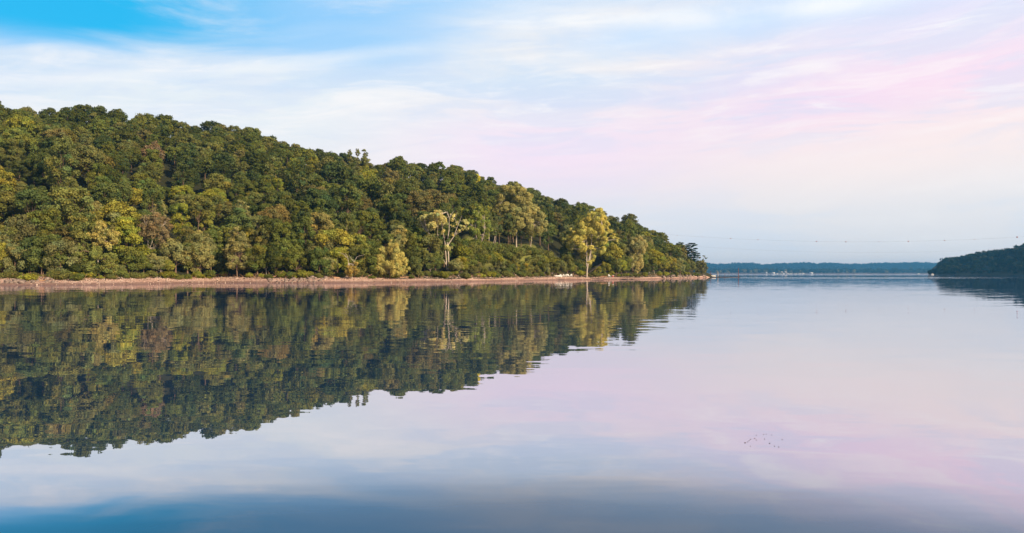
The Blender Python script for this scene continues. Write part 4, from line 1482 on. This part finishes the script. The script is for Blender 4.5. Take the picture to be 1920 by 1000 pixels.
# pink light in the middle and at the right
pk1 = g.mul(g.bump1(az, 0.05, 0.32), g.bump1(el, 0.150, 0.090))
base = g.mix(g.mul(pk1, 0.72), base, (8.2, 6.5, 8.0))
te = g.sub(el, g.mul(az, 0.09))
pk2 = g.mul(g.ss(0.02, 0.42, az), g.bump1(te, 0.164, 0.100))
base = g.mix(g.mul(pk2, 0.85), base, (8.4, 6.4, 7.7))
lav = g.mul(g.ss(0.10, 0.5, az), g.bump1(te, 0.255, 0.09))
base = g.mix(g.mul(lav, 0.75), base, (6.4, 6.5, 8.5))
crm = g.mul(g.ss(0.02, 0.5, az), g.bump1(te, 0.098, 0.075))
base = g.mix(g.mul(crm, 0.65), base, (8.9, 7.5, 7.2))
n5 = g.noise(g.vec(g.add(g.mul(az, 5.5), 1.3), g.add(g.mul(t, 30.0), g.mul(wob, 3.0))), 1.0, 7, 0.62, 0.5)
n6 = g.noise(g.vec(g.mul(az, 9.0), g.mul(t, 95.0)), 1.0, 5, 0.7, 0.4)
up = g.ss(0.10, 0.19, el)
base = g.mix(g.mul(g.ss(0.52, 0.40, n5), g.mul(up, 0.38)), base, (5.6, 6.5, 8.0))
base = g.mix(g.mul(g.ss(0.52, 0.66, n5), g.mul(up, 0.42)), base, (8.9, 8.5, 8.3))
base = g.mix(g.mul(g.ss(0.48, 0.70, n6), g.mul(up, 0.22)), base, (9.0, 8.7, 8.6))
# bright streaks
base = g.mix(g.mul(g.ss(0.56, 0.74, n3), g.mul(g.ss(0.12, 0.22, el), 0.6)), base, (8.8, 8.6, 8.5))
base = g.mix(g.mul(g.mul(g.ss(0.02, 0.16, az), g.bump1(te, 0.270, 0.035)), 0.6), base, (4.9, 6.7, 8.8))
topband = g.mul(g.mul(g.ss(-0.08, 0.06, az), g.ss(0.52, 0.36, az)), g.bump1(g.add(el, g.mul(g.sub(n1, 0.5), 0.03)), 0.306, 0.020))
base = g.mix(g.mul(g.mul(topband, g.ss(0.36, 0.6, n2)), 0.75), base, (8.9, 8.8, 8.6))
# where cloud covers the blue
edge = g.add(0.235, g.mul(g.ss(-0.62, -0.20, az), 0.028))
edge = g.add(edge, g.mul(g.ss(-0.22, 0.10, az), 0.055))
e2 = g.add(g.sub(edge, el), g.mul(g.sub(n1, 0.5), 0.10))
cover = g.mix(g.ss(-0.4, -0.1, az), g.ss(-0.022, 0.012, e2), g.ss(-0.05, 0.03, e2))
wisp = g.mul(g.ss(0.46, 0.70, n2), g.mul(g.ss(0.42, 0.30, el), 0.60))
cover = g.m('MAXIMUM', cover, wisp)
col = g.mix(cover, clear, base)
# behind the camera: warm cloud tone added as fill to lift the shadows
behind = g.ss(0.2, -0.4, D[1])
col = g.mix(g.mul(behind, 0.85), col, g.mix(0.55, g.mix(1.0, sky.outputs[0], (0.9, 0.9, 0.9), 'MULTIPLY'), (6.0, 5.2, 4.6)))
col = g.mix(g.ss(0.035, 0.0, g.m('ABSOLUTE', el)), col, (9.3, 8.3, 7.6))
line = g.bump1(g.sub(g.add(el, g.mul(g.sub(wob, 0.5), 0.02)), g.add(0.202, g.mul(g.add(az, 0.569), 0.152))), 0.0, 0.013)
col = g.mix(g.mul(g.mul(line, g.ss(-0.02, -0.22, az)), 0.33), col, (8.8, 8.6, 8.4))
g.L.new(col, bg.inputs[0])

sl = bpy.data.lights.new('sun', 'SUN')
sl.energy = 5.0
sl.angle = math.radians(0.6)
sl.color = (1.0, 0.80, 0.54)
so = bpy.data.objects.new('sun', sl)
COL.objects.link(so)
so.rotation_euler = sun_vec.to_track_quat('Z', 'Y').to_euler()

# ------------------------------------------------------------------ camera
cam = bpy.data.cameras.new('camera')
cam.sensor_width = 36
cam.lens = 36 * F / 1920
cam.shift_y = (HOR - 500) / 1920
cam.clip_end = 20000
co_ = bpy.data.objects.new('camera', cam)
COL.objects.link(co_)
co_.location = (0, 0, CAMZ)
co_.rotation_euler = (math.radians(90), 0, 0)
SC.camera = co_
SC.view_settings.view_transform = 'Standard'
SC.view_settings.look = 'None'
SC.view_settings.exposure = 0.46
SC.view_settings.gamma = 1
SC.cycles.max_bounces = 6
SC.cycles.diffuse_bounces = 3
SC.cycles.glossy_bounces = 2
SC.cycles.transmission_bounces = 2
SC.cycles.volume_bounces = 0
SC.cycles.use_denoising = True
